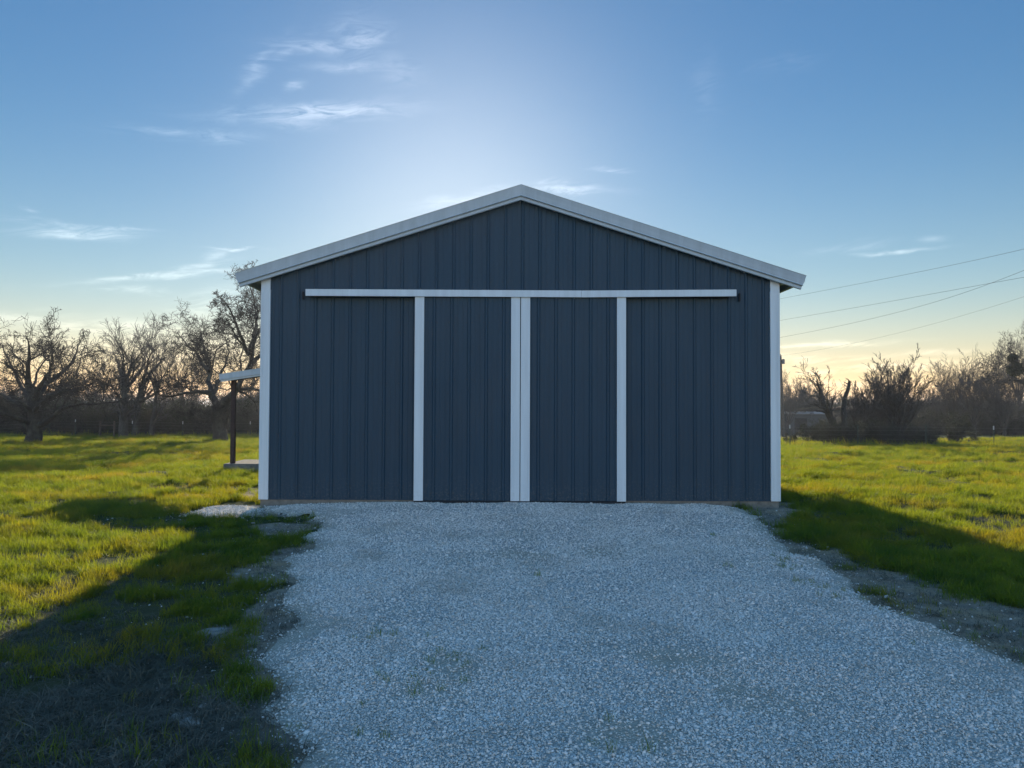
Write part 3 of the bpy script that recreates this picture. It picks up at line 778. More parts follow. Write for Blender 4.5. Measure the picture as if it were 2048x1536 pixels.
def children(r, P, Rr, per, tmin, lfac, ang, up, gnarl, K, rfac, tend=.25, lmin=0., rabs=None, out=0.):
    N_, Kp, _ = P.shape
    seg = np.linalg.norm(np.diff(P, axis=1), axis=2); Lp = seg.sum(1)
    M_ = N_*per
    pi = np.repeat(np.arange(N_), per)
    t = tmin+(1-tmin)*((np.tile(np.arange(per), N_)+r.uniform(0, 1, M_))/per)
    f = t*(Kp-1); i0 = np.minimum(f.astype(int), Kp-2); fr = (f-i0)[:, None]
    st = P[pi, i0]*(1-fr)+P[pi, i0+1]*fr
    tg = P[pi, i0+1]-P[pi, i0]; tg /= np.linalg.norm(tg, axis=1, keepdims=True)+1e-9
    rad = Rr[pi, i0]*(1-fr[:, 0])+Rr[pi, i0+1]*fr[:, 0]
    rn = r.normal(size=(M_, 3)); pp = rn-(rn*tg).sum(1, keepdims=True)*tg; pp /= np.linalg.norm(pp, axis=1, keepdims=True)+1e-9
    a = ang*r.uniform(.6, 1.3, M_)[:, None]
    d = tg*np.cos(a)+pp*np.sin(a); d[:, 2] += up; d /= np.linalg.norm(d, axis=1, keepdims=True)
    L = np.maximum(Lp[pi]*lfac*r.uniform(.55, 1.25, M_)*(1.1-.42*t), lmin)
    Q = np.empty((M_, K, 3)); Q[:, 0] = st; stp = (L/(K-1))[:, None]
    for k in range(1, K):
        d = d+r.normal(size=(M_, 3))*gnarl; d[:, 2] += up*.35; d /= np.linalg.norm(d, axis=1, keepdims=True)
        Q[:, k] = Q[:, k-1]+d*stp*r.uniform(.8, 1.2, (M_, 1))
    r0 = rad*rfac*r.uniform(.7, 1.05, M_)
    RR = r0[:, None]*(1-(1-tend)*np.linspace(0, 1, K))[None]
    return Q, RR
def tree_arrays(r, chains, spec, rmin=.006, limb_taper=True):
    """chains: list of (K,4) x,y,z,radius main limbs; spec: list of level dicts"""
    trunkV = []; trunkF = []; crownV = []; crownF = []
    def add(LV, LF, P, Rr, s):
        V, F = tubes(P, Rr, s); off = sum(len(q) for q in LV); LV.append(V); LF.append(F+off)
    K = 14
    P = np.stack([resample(c, K) for c in chains]); Rr = P[:, :, 3].copy(); P = P[:, :, :3].copy()
    if limb_taper: Rr[1:] *= (.98-.60*np.linspace(0, 1, K))[None]; P[1:, 1:] += np.cumsum(r.normal(size=P[1:, 1:].shape), 1)*(.004*np.linalg.norm(P[1:, -1]-P[1:, 0], axis=1))[:, None, None]
    L0 = np.linalg.norm(np.diff(P, axis=1), axis=2).sum(1)
    P[:, 1:] += r.normal(size=P[:, 1:].shape)*(.006*L0)[:, None, None]
    add(trunkV, trunkF, P, Rr, 9)
    cur = (P, Rr)
    for i, sp in enumerate(spec):
        sp = dict(sp); sides = sp.pop('sides', 3); big = sp.pop('trunk', False); rm = sp.pop('rmin', rmin)
        Q, RR = children(r, cur[0], cur[1], **sp); RR = np.maximum(RR, rm)
        add(trunkV if big else crownV, trunkF if big else crownF, Q, RR, sides)
        cur = (Q, RR)
    return (np.concatenate(trunkV), np.concatenate(trunkF)), (np.concatenate(crownV), np.concatenate(crownF))
def make_tree(name, label, cat, seed, base, chains, spec, barkm, twigm, group, rmin=.006):
    r = np.random.default_rng(seed)
    (tv, tf), (cv, cf) = tree_arrays(r, chains, spec, rmin)
    o = thing(name, label, cat, tuple(base), group)
    b = np.asarray(base)
    new_obj('trunk', np_mesh('trunk', tv-b, tf, True), barkm, o)
    new_obj('crown', np_mesh('crown', cv-b, cf, True), twigm, o)
    return o
def px_chain(pts, dep, vs=1.0, v0=885.):
    """limb drawn through photo points, standing at a real distance; radius in metres"""
    out_ = []
    for i, (u, v, rad, *dd) in enumerate(pts):
        d_ = dep+(dd[0] if dd else 0.)
        out_.append([*PT(u, v0-(v0-v)*vs if v < v0 else v, d_), rad])
    return np.array(out_)
G_OAK = [dict(per=8, tmin=.2, lfac=.52, ang=.95, up=.10, gnarl=.27, K=8, rfac=.5, tend=.3, sides=6, trunk=True),
         dict(per=7, tmin=.15, lfac=.60, ang=.9, up=.06, gnarl=.32, K=6, rfac=.5, tend=.35, sides=4),
         dict(per=5, tmin=.2, lfac=.72, ang=.85, up=.05, gnarl=.34, K=5, rfac=.6, tend=.45, rmin=.012),
         dict(per=4, tmin=.2, lfac=.72, ang=.8, up=.03, gnarl=.36, K=4, rfac=.6, tend=.5, rmin=.008)]
def oak_spec(a, b, c, d, k=1.0):
    s = [dict(x) for x in G_OAK]
    for q, n_ in zip(s, (a, b, c, d)): q['per'] = n_
    for q in s: q['lfac'] *= k
    return s
GL = 'bare trees beyond the left lawn'; GR = 'bare trees beyond the right field'
# A spreading oak at the far left
dA = 45.
zA_ = lambda x, y: float(ground_z(x, y))
base = PT(68, 892, dA); base[2] = zA_(base[0], base[1])-.1
lim = [[(66,896,.50),(69,860,.42),(70,820,.38),(68,790,.33)],
  [(68,800,.26),(58,760,.22),(54,720,.18,-1),(62,680,.13,-1.5),(55,650,.07,-2)],
  [(69,795,.25),(95,755,.2,1),(125,735,.17,1.5),(148,705,.13,2),(160,665,.07,2.4)],
  [(72,850,.2),(100,832,.17,-1),(130,808,.14,-1.8),(170,800,.12,-2.4),(210,805,.09,-3),(250,798,.05,-3.4)],
  [(66,830,.2),(35,800,.17,.5),(5,780,.14,1),(-35,760,.09,1.5)],
  [(66,800,.2),(40,765,.16,1.8),(18,715,.12,2.6),(4,670,.07,3)],
  [(66,845,.18),(25,830,.14,-1.6),(-10,818,.1,-2.6),(-50,800,.06,-3)],
  [(68,790,.2),(90,745,.16,-2),(100,700,.11,-3),(92,660,.06,-3.6)],
  [(70,805,.18),(115,775,.15,2.4),(165,765,.11,3.4),(200,745,.06,4)],
  [(68,800,.18),(60,770,.14,3),(72,715,.1,4.5),(110,680,.06,5)],
  [(70,815,.16),(80,790,.13,-3),(120,770,.1,-4.6),(175,745,.06,-6)]]
make_tree('oak_tree', 'wide gnarled bare oak standing alone at the far left of the lawn', 'tree', 11, base, [px_chain(c, dA, .91) for c in lim], oak_spec(6,7,5,5,.88), M_BARK, M_TWIG, GL)
# E forked oak beside the lean-to
dE = 50.
base = PT(440, 880, dE); base[2] = zA_(base[0], base[1])-.1
lim = [[(441,884,.50),(438,850,.42),(436,825,.4),(434,806,.38)],
  [(436,812,.28),(424,790,.24),(416,760,.2,1),(418,720,.17,1.5),(408,685,.12,2),(400,650,.07,2.5)],
  [(436,812,.3),(455,790,.27,-1),(475,765,.23,-1.5),(492,730,.2,-2),(500,690,.16,-2.5),(512,640,.12,-2),(505,600,.08,-2)],
  [(488,740,.17,-2),(520,700,.14,-1),(560,660,.11,0),(600,620,.08,1)],
  [(420,780,.18),(395,776,.15,-1),(365,780,.12,-2),(335,790,.09,-2.6),(310,780,.05,-3)],
  [(418,735,.15,1),(395,700,.12,2.5),(372,675,.09,3.5),(355,655,.05,4)],
  [(498,700,.16,-2),(478,650,.13,-3.4),(462,610,.1,-4),(450,590,.06,-4.5)],
  [(500,690,.16,-2),(515,630,.12,0),(508,580,.08,1),(492,545,.05,1.5)],
  [(502,680,.15),(530,640,.12,2),(545,600,.08,3),(560,570,.05,4)],
  [(436,842,.14),(415,840,.12,-1),(395,835,.09,-1.6),(380,822,.05,-2)],
  [(470,772,.15,-1),(505,770,.12,-2),(540,782,.09,-3),(580,780,.06,-4)],
  [(425,790,.17),(440,740,.14,3),(455,700,.1,4),(450,660,.06,5)]]
make_tree('oak_tree', 'tall forked bare oak rising behind the low lean-to roof', 'tree', 12, base, [px_chain(c, dE, .95) for c in lim], oak_spec(8,7,5,5,.95), M_BARK, M_TWIG, GL)
# B two close, upright trees
ASC = [dict(per=10, tmin=.18, lfac=.58, ang=.70, up=.14, gnarl=.11, K=7, rfac=.5, tend=.3, sides=5, trunk=True),
       dict(per=8, tmin=.15, lfac=.55, ang=.55, up=.12, gnarl=.13, K=5, rfac=.5, tend=.35, sides=3),
       dict(per=7, tmin=.15, lfac=.62, ang=.55, up=.08, gnarl=.16, K=4, rfac=.65, tend=.45, rmin=.0095)]
def asc_spec(a, b, c, k=1., g=1.):
    s = [dict(x) for x in ASC]
    for q, n_ in zip(s, (a, b, c)): q['per'] = n_; q['lfac'] *= k; q['gnarl'] *= g
    return s
dB = 57.
def gbase(u, v, dep):
    b = PT(u, v, dep); b[2] = float(ground_z(b[0], b[1]))-.1; return b
lim = [[(248,884,.36),(247,830,.3),(249,780,.26),(250,745,.22)],
  [(249,760,.2),(242,725,.16,1),(232,690,.11,1.5),(222,665,.05,2)],
  [(250,750,.2),(258,710,.15,-1),(262,675,.1,-1.5),(268,652,.05,-2)],
  [(250,765,.18),(275,720,.14,1.6),(295,690,.09,2.6),(312,655,.04,3)],
  [(249,740,.18),(248,700,.12,-2),(245,660,.06,-3)],
  [(248,790,.14),(228,760,.1,-2),(212,735,.05,-3)]]
make_tree('tall_tree', 'upright bare tree with ascending branches left of its leaning neighbour', 'tree', 13, gbase(248,884,dB), [px_chain(c, dB, .82) for c in lim], asc_spec(8,8,6), M_BARK2, M_TWIG2, GL)
dC = 60.
lim = [[(270,884,.3),(274,830,.26),(278,780,.22),(288,740,.18)],
  [(284,750,.17),(305,715,.13,1),(325,690,.09,2),(345,672,.04,3)],
  [(282,760,.16),(290,720,.12,-1),(298,685,.08,-2),(310,665,.04,-3)],
  [(278,790,.15),(310,765,.11,-2),(345,745,.07,-3),(370,740,.03,-4)],
  [(276,800,.13),(262,770,.09,2),(255,740,.05,3)]]
make_tree('leaning_tree', 'bare tree leaning right close behind the upright pale tree', 'tree', 14, gbase(270,884,dC), [px_chain(c, dC, .84) for c in lim], asc_spec(8,8,6), M_BARK2, M_TWIG2, GL)
dD = 58.
lim = [[(302,882,.2),(306,840,.16),(312,800,.13),(316,770,.1)],[(314,785,.09),(325,755,.06,1),(335,735,.03,2)],[(313,790,.08),(302,762,.05,-1),(298,740,.03,-2)],[(310,812,.06),(328,795,.04,1),(345,782,.02,1)]]
make_tree('slender_tree', 'small slender bare tree between the leaning tree and forked oak', 'tree', 15, gbase(302,882,dD), [px_chain(c, dD) for c in lim], asc_spec(7,6,5), M_BARK2, M_TWIG2, GL)
# generic free-growing trees
def free_chains(r, base, h, spread, stems, r0, lean=0., fork=.25):
    ch = []; b = np.asarray(base, float)
    top = b+np.array([lean*h, 0, fork*h])
    ch.append(np.array([[*b, r0*1.25], [*(b*.5+top*.5), r0], [*top, r0*.85]]))
    for k in range(stems):
        a = 6.283*(k+r.uniform(-.3, .3))/stems; sp = spread*r.uniform(.5, 1.05); hh = h*r.uniform(.72, 1.0)
        sp *= (1.0 if k % 2 else .55); hh *= (1.0 if k % 2 == 0 else .86)
        e = b+np.array([lean*h+math.cos(a)*sp, math.sin(a)*sp, hh*.93])
        s0 = b*(1-.9)+top*.9
        mid = s0*.5+e*.5+np.array([math.cos(a)*sp*.12, math.sin(a)*sp*.12, -.04*h])
        ch.append(np.array([[*s0, r0*.6], [*mid, r0*.35], [*e, r0*.08]]))
    return ch
def free_tree(name, label, seed, u, v, dep, vtop, halfpx, stems=7, r0=.16, spec=None, fork=.22, barkm=None, twigm=None, group=GR, lean=0., rmin=.008):
    b = gbase(u, v, dep); top = PT(u, vtop+14, dep)[2]; r = np.random.default_rng(seed*7+1)
    ch = free_chains(r, b, top-b[2], halfpx/FPX*dep*.8, stems, r0, lean, fork)
    return make_tree(name, label, 'tree', seed, b, ch, spec or asc_spec(8,7,6), barkm or M_BARK2, twigm or M_TWIG2, group, rmin)
free_tree('bare_tree', 'thin bare tree between the wide oak and the upright tree', 21, 196, 880, 66, 705, 40, 6, .12, asc_spec(7,6,5), group=GL)
free_tree('bare_tree', 'bushy bare tree crowding behind the left half of the forked oak', 22, 372, 880, 64, 672, 60, 8, .15, asc_spec(7,7,6), group=GL)
free_tree('bare_tree', 'low bare tree behind the trunk of the wide far left oak', 23, 22, 880, 68, 738, 60, 7, .13, asc_spec(7,6,5), group=GL)
free_tree('bare_tree', 'low twiggy bare tree right under the lean-to roof end', 24, 500, 880, 66, 765, 45, 9, .08, asc_spec(7,6,5), group=GL)
free_tree('bare_tree', 'short twiggy bare tree behind the gate posts of the fence', 25, 140, 880, 70, 770, 50, 8, .1, asc_spec(7,6,4), group=GL)
# right side -------------------------------------------------------
free_tree('bare_tree', 'pale thin bare tree beside the utility pole near the barn corner', 31, 1580, 868, 88, 745, 45, 8, .12)
free_tree('bare_tree', 'faint low bare tree between the pole and the leaning trunk', 32, 1610, 868, 96, 762, 40, 8, .12)
dI = 47.
lim = [[(1676,894,.24),(1664,840,.21),(1652,812,.19),(1640,790,.15)],
  [(1650,806,.13),(1636,788,.1,1),(1622,784,.07,2),(1608,795,.04,3)],
  [(1642,792,.13),(1640,772,.1,-1),(1636,755,.06,-1.6),(1642,740,.03,-2)],
  [(1652,810,.12),(1643,775,.08,2),(1625,755,.05,3),(1617,745,.02,3.5)],
  [(1660,830,.1),(1655,790,.07,-2),(1662,762,.03,-3)],
  [(1655,815,.08),(1630,805,.06,-1.5),(1605,812,.03,-2.4)]]
make_tree('leaning_tree', 'bare tree with a thick trunk leaning left above the fence line brush', 'tree', 33, gbase(1676,894,dI), [px_chain(c, dI, .94) for c in lim], asc_spec(6,6,5,.8,1.6), M_BARK, M_TWIG2, GR)
lim = [[(1690,890,.22),(1688,850,.2),(1687,820,.18),(1690,795,.13),(1697,775,.1),(1701,764,.08)],
  [(1701,765,.06),(1696,759,.04),(1690,756,.02)],[(1699,770,.05),(1692,766,.04),(1686,763,.02)],[(1688,800,.06),(1680,790,.04,.5),(1672,786,.02,.6)]]
make_tree('broken_tree', 'dead snag with a hooked broken top rising above the brush', 'tree', 34, gbase(1690,892,46.5), [px_chain(c, 46.5) for c in lim], [dict(per=2, tmin=.3, lfac=.16, ang=.9, up=.1, gnarl=.3, K=4, rfac=.3, tend=.3, sides=3)]*1, M_BARK, M_TWIG2, GR)
free_tree('bare_tree', 'rounded twiggy bare tree just right of the hooked dead snag', 35, 1728, 893, 49, 752, 42, 10, .12, asc_spec(8,7,6,.9), fork=.12)
free_tree('bare_tree', 'large dome shaped bare tree standing highest in the fence line brush', 36, 1800, 895, 48, 712, 66, 15, .17, asc_spec(9,8,6,.85), fork=.16)
free_tree('bare_tree', 'broad low bare tree overlapping the left side of the dome shaped tree', 37, 1762, 893, 51, 742, 45, 9, .11, asc_spec(8,7,5,.9), fork=.14)
free_tree('bare_tree', 'fan shaped bare tree right of the gap in the far tree line', 38, 1905, 868, 86, 718, 56, 13, .18, asc_spec(9,8,6,.9), fork=.1)
free_tree('bare_tree', 'low spreading bare tree filling the gap beside the dome shaped tree', 39, 1868, 868, 92, 772, 45, 10, .12, asc_spec(8,7,5), fork=.1)
free_tree('bare_tree', 'dense bare tree between the fan shaped tree and the tallest one', 40, 1950, 868, 84, 716, 46, 12, .17, asc_spec(9,8,6,.9), fork=.14)
free_tree('bare_tree', 'narrow pointed bare tree rising behind the dense tree', 41, 1985, 868, 95, 684, 34, 9, .16, asc_spec(9,8,5,.8), fork=.3)
free_tree('tall_tree', 'tallest pale bare tree with upswept branches at the right picture edge', 42, 2040, 868, 92, 640, 60, 9, .2, asc_spec(9,8,6,.85), fork=.35)
free_tree('bare_tree', 'medium bare tree in front of the tallest tree at the right', 43, 2008, 868, 82, 745, 46, 11, .14, asc_spec(8,8,6), fork=.12)
lim = [[(2090,880,.4),(2085,830,.34),(2080,790,.3),(2076,770,.26)],
  [(2080,790,.2),(2050,765,.17,1),(2022,760,.12,2),(2000,772,.06,3)],
  [(2078,775,.2),(2055,745,.16,-1),(2030,728,.12,-2),(2012,735,.06,-3)],
  [(2078,770,.2),(2090,730,.15,1),(2080,700,.1,2),(2060,690,.05,3)],
  [(2080,780,.2),(2120,750,.15,1),(2150,720,.1,2),(2170,700,.05,3)]]
dQ = 72.
make_tree('oak_tree', 'dark gnarled oak cut off by the right picture edge', 'tree', 44, gbase(2090,874,dQ), [px_chain(c, dQ) for c in lim], oak_spec(7,6,5,4,.95), M_BARK, M_TWIG, GR)
# mistletoe ball in that oak
def leaf_cloud(r, n, rad, size, centre=(0,0,0), flat=1.):
    c = r.normal(size=(n, 3)); c *= (rad*r.uniform(.2, 1, n)**.5/np.linalg.norm(c, axis=1))[:, None]; c[:, 2] *= flat
    a = r.normal(size=(n, 3)); a /= np.linalg.norm(a, axis=1, keepdims=True); b = np.cross(a, r.normal(size=(n, 3))); b /= np.linalg.norm(b, axis=1, keepdims=True)
    s = size*r.uniform(.6, 1.4, n)[:, None]
    V = np.stack([c-a*s, c+b*s*.5, c+a*s, c-b*s*.5], 1).reshape(-1, 3)+np.asarray(centre)
    return V, np.arange(4*n).reshape(-1, 4)
r_ = np.random.default_rng(3)
for lab, (u, v, rad) in (('round dark mistletoe clump on the upper limb of the edge oak', (2026,716,.42)), ('larger ragged mistletoe clump below the round one in the edge oak', (2030,738,.7))):
    c = PT(u, v, 70.)
    V, F = leaf_cloud(r_, 1400, rad, .09)
    o = new_obj('mistletoe', np_mesh('mistletoe', V, F), M_LEAF); o.location = c; tag(o, lab, 'mistletoe', 'mistletoe in the oak')

# ------------------------------------------------------------------ undergrowth
def shrub_source(seed, leafy, h=2.6):
    r = np.random.default_rng(seed)
    ch = []
    for k in range(12):
        a = r.uniform(0, 6.283); sp = r.uniform(.2, 1.5); hh = h*r.uniform(.6, 1.05); s = np.array([r.normal(0, .35), r.normal(0, .35), -.1])
        e = s+np.array([math.cos(a)*sp, math.sin(a)*sp, hh]); m_ = (s+e)/2+np.array([0, 0, .12*h])*r.uniform(-1, 1)+r.normal(size=3)*.1
        ch.append(np.array([[*s, .035], [*m_, .024], [*e, .008]]))
    (tv, tf), (cv, cf) = tree_arrays(r, ch, [dict(per=7, tmin=.1, lfac=.42, ang=.8, up=.08, gnarl=.25, K=5, rfac=.6, tend=.4, sides=3, rmin=.009),
        dict(per=6, tmin=.1, lfac=.5, ang=.85, up=.03, gnarl=.3, K=4, rfac=.65, tend=.5, rmin=.007)], limb_taper=False)
    V = [tv, cv]; F = [tf, cf+len(tv)]; nt = len(tf)+len(cf)
    tips = cv[r.integers(0, len(cv), leafy)]
    LV, LF = leaf_cloud(r, leafy, .16, .05); LV = LV+np.repeat(tips, 4, 0)
    V.append(LV); F.append(LF+len(tv)+len(cv))
    me = np_mesh('shrub', np.concatenate(V), np.concatenate(F))
    me.materials.append(M_BRUSH); me.materials.append(M_LEAF)
    mi = np.zeros(len(me.polygons), np.int32); mi[nt:] = 1; me.polygons.foreach_set('material_index', mi)
    return bpy.data.objects.new('shrub', me)
shr = [shrub_source(70, 2600), shrub_source(71, 1200), shrub_source(72, 400), shrub_source(73, 3600, 2.2)]
def brush(name, bands, seed):
    r = np.random.default_rng(seed); P = []; S = []; I = []
    for (u0, u1, d0, d1, n, s0, s1, kinds) in bands:
        d = r.uniform(d0, d1, n); u = r.uniform(u0, u1, n) if u1-u0 > 260 else r.normal((u0+u1)/2, (u1-u0)/3.4, n); x = (u-1024)/FPX*d
        P.append(np.stack([x, d, ground_z(x, d)], 1)); S.append(r.uniform(s0, s1, n)); I.append(np.array(kinds)[r.integers(0, len(kinds), n)])
    P = np.concatenate(P); n = len(P)
    rot = np.stack([r.normal(0, .08, n), r.normal(0, .08, n), r.uniform(0, 6.28, n)], 1)
    return scatter(name, P, rot, np.concatenate(S), np.concatenate(I), shr, [M_BRUSH, M_LEAF])
b1 = brush('undergrowth', [(-250, 1100, 60, 66, 230, .7, 1.15, (0,1,2,3)), (-250, 1250, 66, 84, 330, .7, 1.35, (0,1,2)), (-250, 1300, 84, 125, 300, 1.1, 1.9, (1,2)),
    (-250, 1100, 60, 63, 170, .35, .7, (0,3))], 5)
b2 = brush('undergrowth', [(1650, 1840, 45, 48, 30, .2, .62, (0,1,2,3)), (1620, 1860, 48, 55, 40, .35, .8, (0,1,2,3)), (1820, 1870, 45.5, 47, 8, .25, .5, (1,2)),
    (1350, 2350, 92, 104, 300, .7, 1.4, (0,1,2,3)), (1850, 2350, 86, 94, 150, .6, 1.3, (0,1,3)), (1350, 2350, 104, 150, 420, 1.1, 1.9, (1,2))], 6)

# ------------------------------------------------------------------ fences
def tpost(parent, x, y, top=True):
    z = float(ground_z(x, y)); mb = MB(); h = 1.35
    mb.box(x-.025, x+.025, y-.006, y+.006, z-.2, z+h-(.22 if top else 0)); mb.box(x-.008, x+.008, y+.006, y+.03, z-.2, z+h-(.22 if top else 0))
    for k in range(14): mb.box(x-.012, x+.012, y-.014, y-.006, z+.15+k*.07, z+.175+k*.07)
    p = mb.build('post', M_GREENPOST, parent)
    if top:
        mb = MB(); mb.box(x-.027, x+.027, y-.009, y+.033, z+h-.22, z+h); mb.build('white_tip', M_WHITE, p)
def wires(parent, pts, zs):
    for zz in zs:
        mb = MB()
        for (a, b) in zip(pts[:-1], pts[1:]):
            mb.cyl((a[0], a[1], float(ground_z(*a))+zz), (b[0], b[1], float(ground_z(*b))+zz), .004, n=4)
        mb.build('wire', M_GALV, parent)
fr = thing('wire_fence', 'wire fence on thin steel posts with white tips across the right field', 'fence', (20, 44, -.7))
fr.location = (0, 0, 0)
ptsR = []
for k, u in enumerate((1580, 1622-42, 1716, 1852, 1988, 2124)):
    pass
for k, u in enumerate((1444, 1580, 1716, 1852, 1988, 2124, 2260)):
    q = PT(u, 895, 44.2); ptsR.append((q[0], 44.2)); tpost(fr, q[0], 44.2, u in (1444, 1580, 1988, 2124))
wires(fr, ptsR, (.25, .5, .75, 1.0, 1.2))
fl = thing('wire_fence', 'wire fence on white tipped steel posts in front of the left brush', 'fence', (0, 0, 0))
ptsL = []
for u in (-70, -5, 48, 98, 150, 264, 302, 365, 430, 500, 560):
    q = PT(u, 879, 58.5); ptsL.append((q[0], 58.5)); tpost(fl, q[0], 58.5)
wires(fl, ptsL, (.25, .5, .75, 1.0, 1.2))
gt = thing('gate_brace', 'pair of dark wooden brace posts with a top rail in the left fence', 'fence posts', (0, 0, 0))
qa, qb = PT(200, 879, 58.2), PT(228, 879, 58.2)
for q in (qa, qb):
    z = float(ground_z(q[0], 58.2)); mb = MB(); mb.cyl((q[0], 58.2, z-.3), (q[0]+.01, 58.2, z+1.32), .075, .065, 9); mb.build('post', M_WOODPOST, gt)
z = float(ground_z(qa[0], 58.2))
mb = MB(); mb.cyl((qa[0]+.07, 58.2, z+1.0), (qb[0]-.07, 58.2, z+1.0), .045, n=8); mb.build('rail', M_WOODPOST, gt)

# ------------------------------------------------------------------ utility pole and wires
dp = 72.
b = gbase(1567, 870, dp); t_ = PT(1561, 712, dp)
pole = thing('utility_pole', 'leaning wooden utility pole seen beside the right barn corner', 'utility pole', tuple(b))
mb = MB(); mb.cyl((0,0,0), tuple(t_-b), .16, .10, 12); mb.build('pole', M_WOODPOST, pole)
mb = MB(); q = t_-b; mb.cyl(q+[.0,-.12,.0], q+[.0,-.12,.12], .05, .03, 8); mb.cyl(q+[0,0,-.02], q+[0,0,.22], .03, .02, 8); mb.build('insulator', M_GALV, pole)
mb = MB(); mb.cyl(q+[.22,-.1,-.75], q+[.22,-.1,-.35], .14, .14, 12); mb.cyl(q+[.22,-.1,-.35], q+[.22,-.1,-.28], .14, .05, 12); mb.cyl(q+[.05,-.05,-.5], q+[.2,-.1,-.5], .03, .03, 6); mb.build('transformer', M_GALV, pole)
def wire(label, pts, rad=.006):
    """(u, v, distance) knots -> smooth cable"""
    K = np.array([[*PT(u, v, d)] for u, v, d in pts])
    t = np.linspace(0, 1, len(K)); tt = np.linspace(0, 1, 40)
    P = np.stack([np.polyval(np.polyfit(t, K[:, i], min(3, len(K)-1)), tt) for i in range(3)], 1)
    V, F = tubes(P[None], np.full((1, 40), rad), 6)
    o = new_obj('power_line', np_mesh('power_line', V, F, True), M_CABLE); tag(o, label, 'power line', 'overhead wires')
wire('highest overhead wire crossing the sky to the right of the barn', [(2400,415,22),(2200,462,25),(2048,500,28),(1865,538,33),(1700,570,39),(1560,598,46),(1300,646,62)])
wire('second overhead wire at the barn roof end, lower strand where two cross', [(2400,500,22),(2200,530,25),(2048,554,28),(1865,587,33),(1700,617,39),(1560,641,46),(1300,684,62)])
wire('third overhead wire at the barn, rising to cross the second near the edge', [(2400,430,22),(2200,492,25),(2048,544,28),(1865,602,33),(1700,645,39),(1560,676,46),(1300,716,62)])
wire('lowest overhead wire, sagging down to the utility pole', [(2400,480,28),(2200,543,34),(2048,594,41),(1865,647,50),(1700,689,61),(1561,711,71.9)])

# ------------------------------------------------------------------ distant buildings
def house(name, label, cat, u0, u1, vb, dep, depth, hwall, hroof, mw, mr, gable_front=False, openings=()):
    a = PT(u0, vb, dep); c = PT(u1, vb, dep); x0, x1 = a[0], c[0]; z0 = float(ground_z((x0+x1)/2, dep))-.2
    o = thing(name, label, cat, ((x0+x1)/2, dep, z0)); W_ = x1-x0; h = hwall+.2
    mb = MB(); mb.box(-W_/2, W_/2, 0, depth, 0, h); mb.build('wall', mw, o)
    mb = MB()
    if gable_front:
        e = .4; pr = [(-W_/2-e, 0, h-.05), (0, 0, h+hroof), (W_/2+e, 0, h-.05), (W_/2+e, 0, h+.1), (0, 0, h+hroof+.16), (-W_/2-e, 0, h+.1)]
        mb.prism([(-W_/2, .01, h), (W_/2, .01, h), (0, .01, h+hroof)], np.array([0,0,0]), np.array([0,.1,0]))
        mb.prism(pr, np.array([0,-.4,0]), np.array([0,depth+.4,0]))
    else:
        e = .35; pr = [(0, -e, h), (0, depth/2, h+hroof), (0, depth+e, h), (0, depth+e, h+.1), (0, depth/2, h+hroof+.14), (0, -e, h+.1)]
        mb.prism(pr, np.array([-W_/2-.3,0,0]), np.array([W_/2+.3,0,0]))
    mb.build('roof', mr, o)
    for (f0, f1, za, zb_, nm) in openings:
        mb = MB(); mb.box(-W_/2+W_*f0, -W_/2+W_*f1, -.03, .02, za+.2, zb_+.2); mb.build(nm, M_DARK, o)
    return o
M_HW = simple('house_wall', (.22,.21,.20), .85); M_HR = simple('shingles', (.11,.085,.075), .9, var=.25)
M_SHED = simple('shed_tin', (.07,.075,.075), .6); M_SHR = simple('shed_roof', (.20,.20,.19), .5)
M_SHD = simple('dark_boards', (.05,.04,.035), .9); M_SHDR = simple('rusty_roof', (.12,.07,.05), .8)
house('house', 'low house with a shallow gabled roof behind the utility pole', 'house', 1500, 1606, 868, 96, 9, 2.4, 1.35, M_HW, M_HR, True, ((.55,.68,.9,1.9,'window'), (.8,.88,0,2.0,'door')))
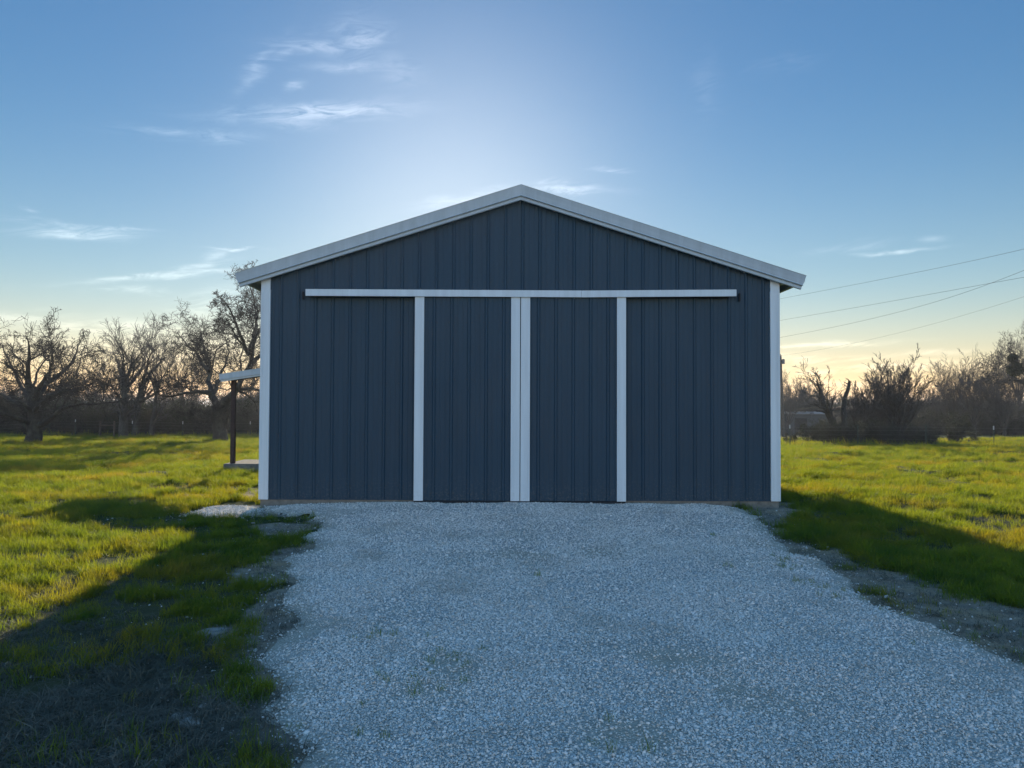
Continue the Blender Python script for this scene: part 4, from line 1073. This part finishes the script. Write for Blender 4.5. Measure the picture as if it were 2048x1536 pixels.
house('shed', 'long low grey shed with a pale flat roof edge beyond the field', 'shed', 1577, 1700, 868, 90, 5, 2.25, .2, M_SHED, M_SHR, False, ((.1,.3,.0,1.8,'door'), (.5,.6,.9,1.6,'window')))
house('shed', 'dark board shed half hidden behind the fence line brush', 'shed', 1704, 1800, 868, 80, 5, 2.6, .25, M_SHD, M_SHDR, False, ((.3,.5,.0,2.0,'door'),))

# ------------------------------------------------------------------ evening air
hz = MB(); hz.box(-3200, 3200, -420, 4200, -12, 14)
m, t = mat('haze'); o_ = t.n('ShaderNodeOutputMaterial')
pv = t.n('ShaderNodeVolumePrincipled', {'Color': (.80,.86,1.0,1), 'Density': .0004, 'Anisotropy': .6})
t.link(pv.outputs[0], o_.inputs['Volume'])
hzo = hz.build('haze', m); hzo['kind'] = 'stuff'

# ------------------------------------------------------------------ flat stones in the worn left lawn
def rock(label, u, v, sx, sy, sz, seed):
    import bmesh
    r = np.random.default_rng(seed); bm = bmesh.new(); bmesh.ops.create_icosphere(bm, subdivisions=3, radius=1.0)
    for q in bm.verts:
        n = 1+.22*(fbm(q.co.x*1.0+seed*3, q.co.y+q.co.z*.7, .8, seed, 3)-.5)*2
        zc = max(-1, min(.62, q.co.z*1.2)); q.co = Vector((q.co.x*sx*n, q.co.y*sy*n, zc*sz*n))
    me = bpy.data.meshes.new('stone'); bm.to_mesh(me); bm.free(); me.polygons.foreach_set('use_smooth', [True]*len(me.polygons))
    g0 = gpt(u, v); o = new_obj('stone', me, M_ROCK); o.location = (g0[0], g0[1], float(ground_z(*g0))+sz*.15); o.rotation_euler = (0, 0, r.uniform(0, 3))
    tag(o, label, 'stone', 'loose stones in the worn grass')
M_ROCK = simple('pale_stone', (.34,.30,.25), .9, var=.3, scale=12, bump=.6, bscale=45)
rock('broad flat pale stone half buried in the near left grass', 425, 1266, .13, .09, .03, 3)
rock('longest flat stone lying in bare soil at the lower left', 372, 1442, .13, .06, .025, 5)
rock('small rounded stone beside the lower left bare soil', 404, 1416, .028, .022, .022, 6)
rock('small pale stone between the grass and the left gravel edge', 475, 1152, .045, .035, .035, 8)
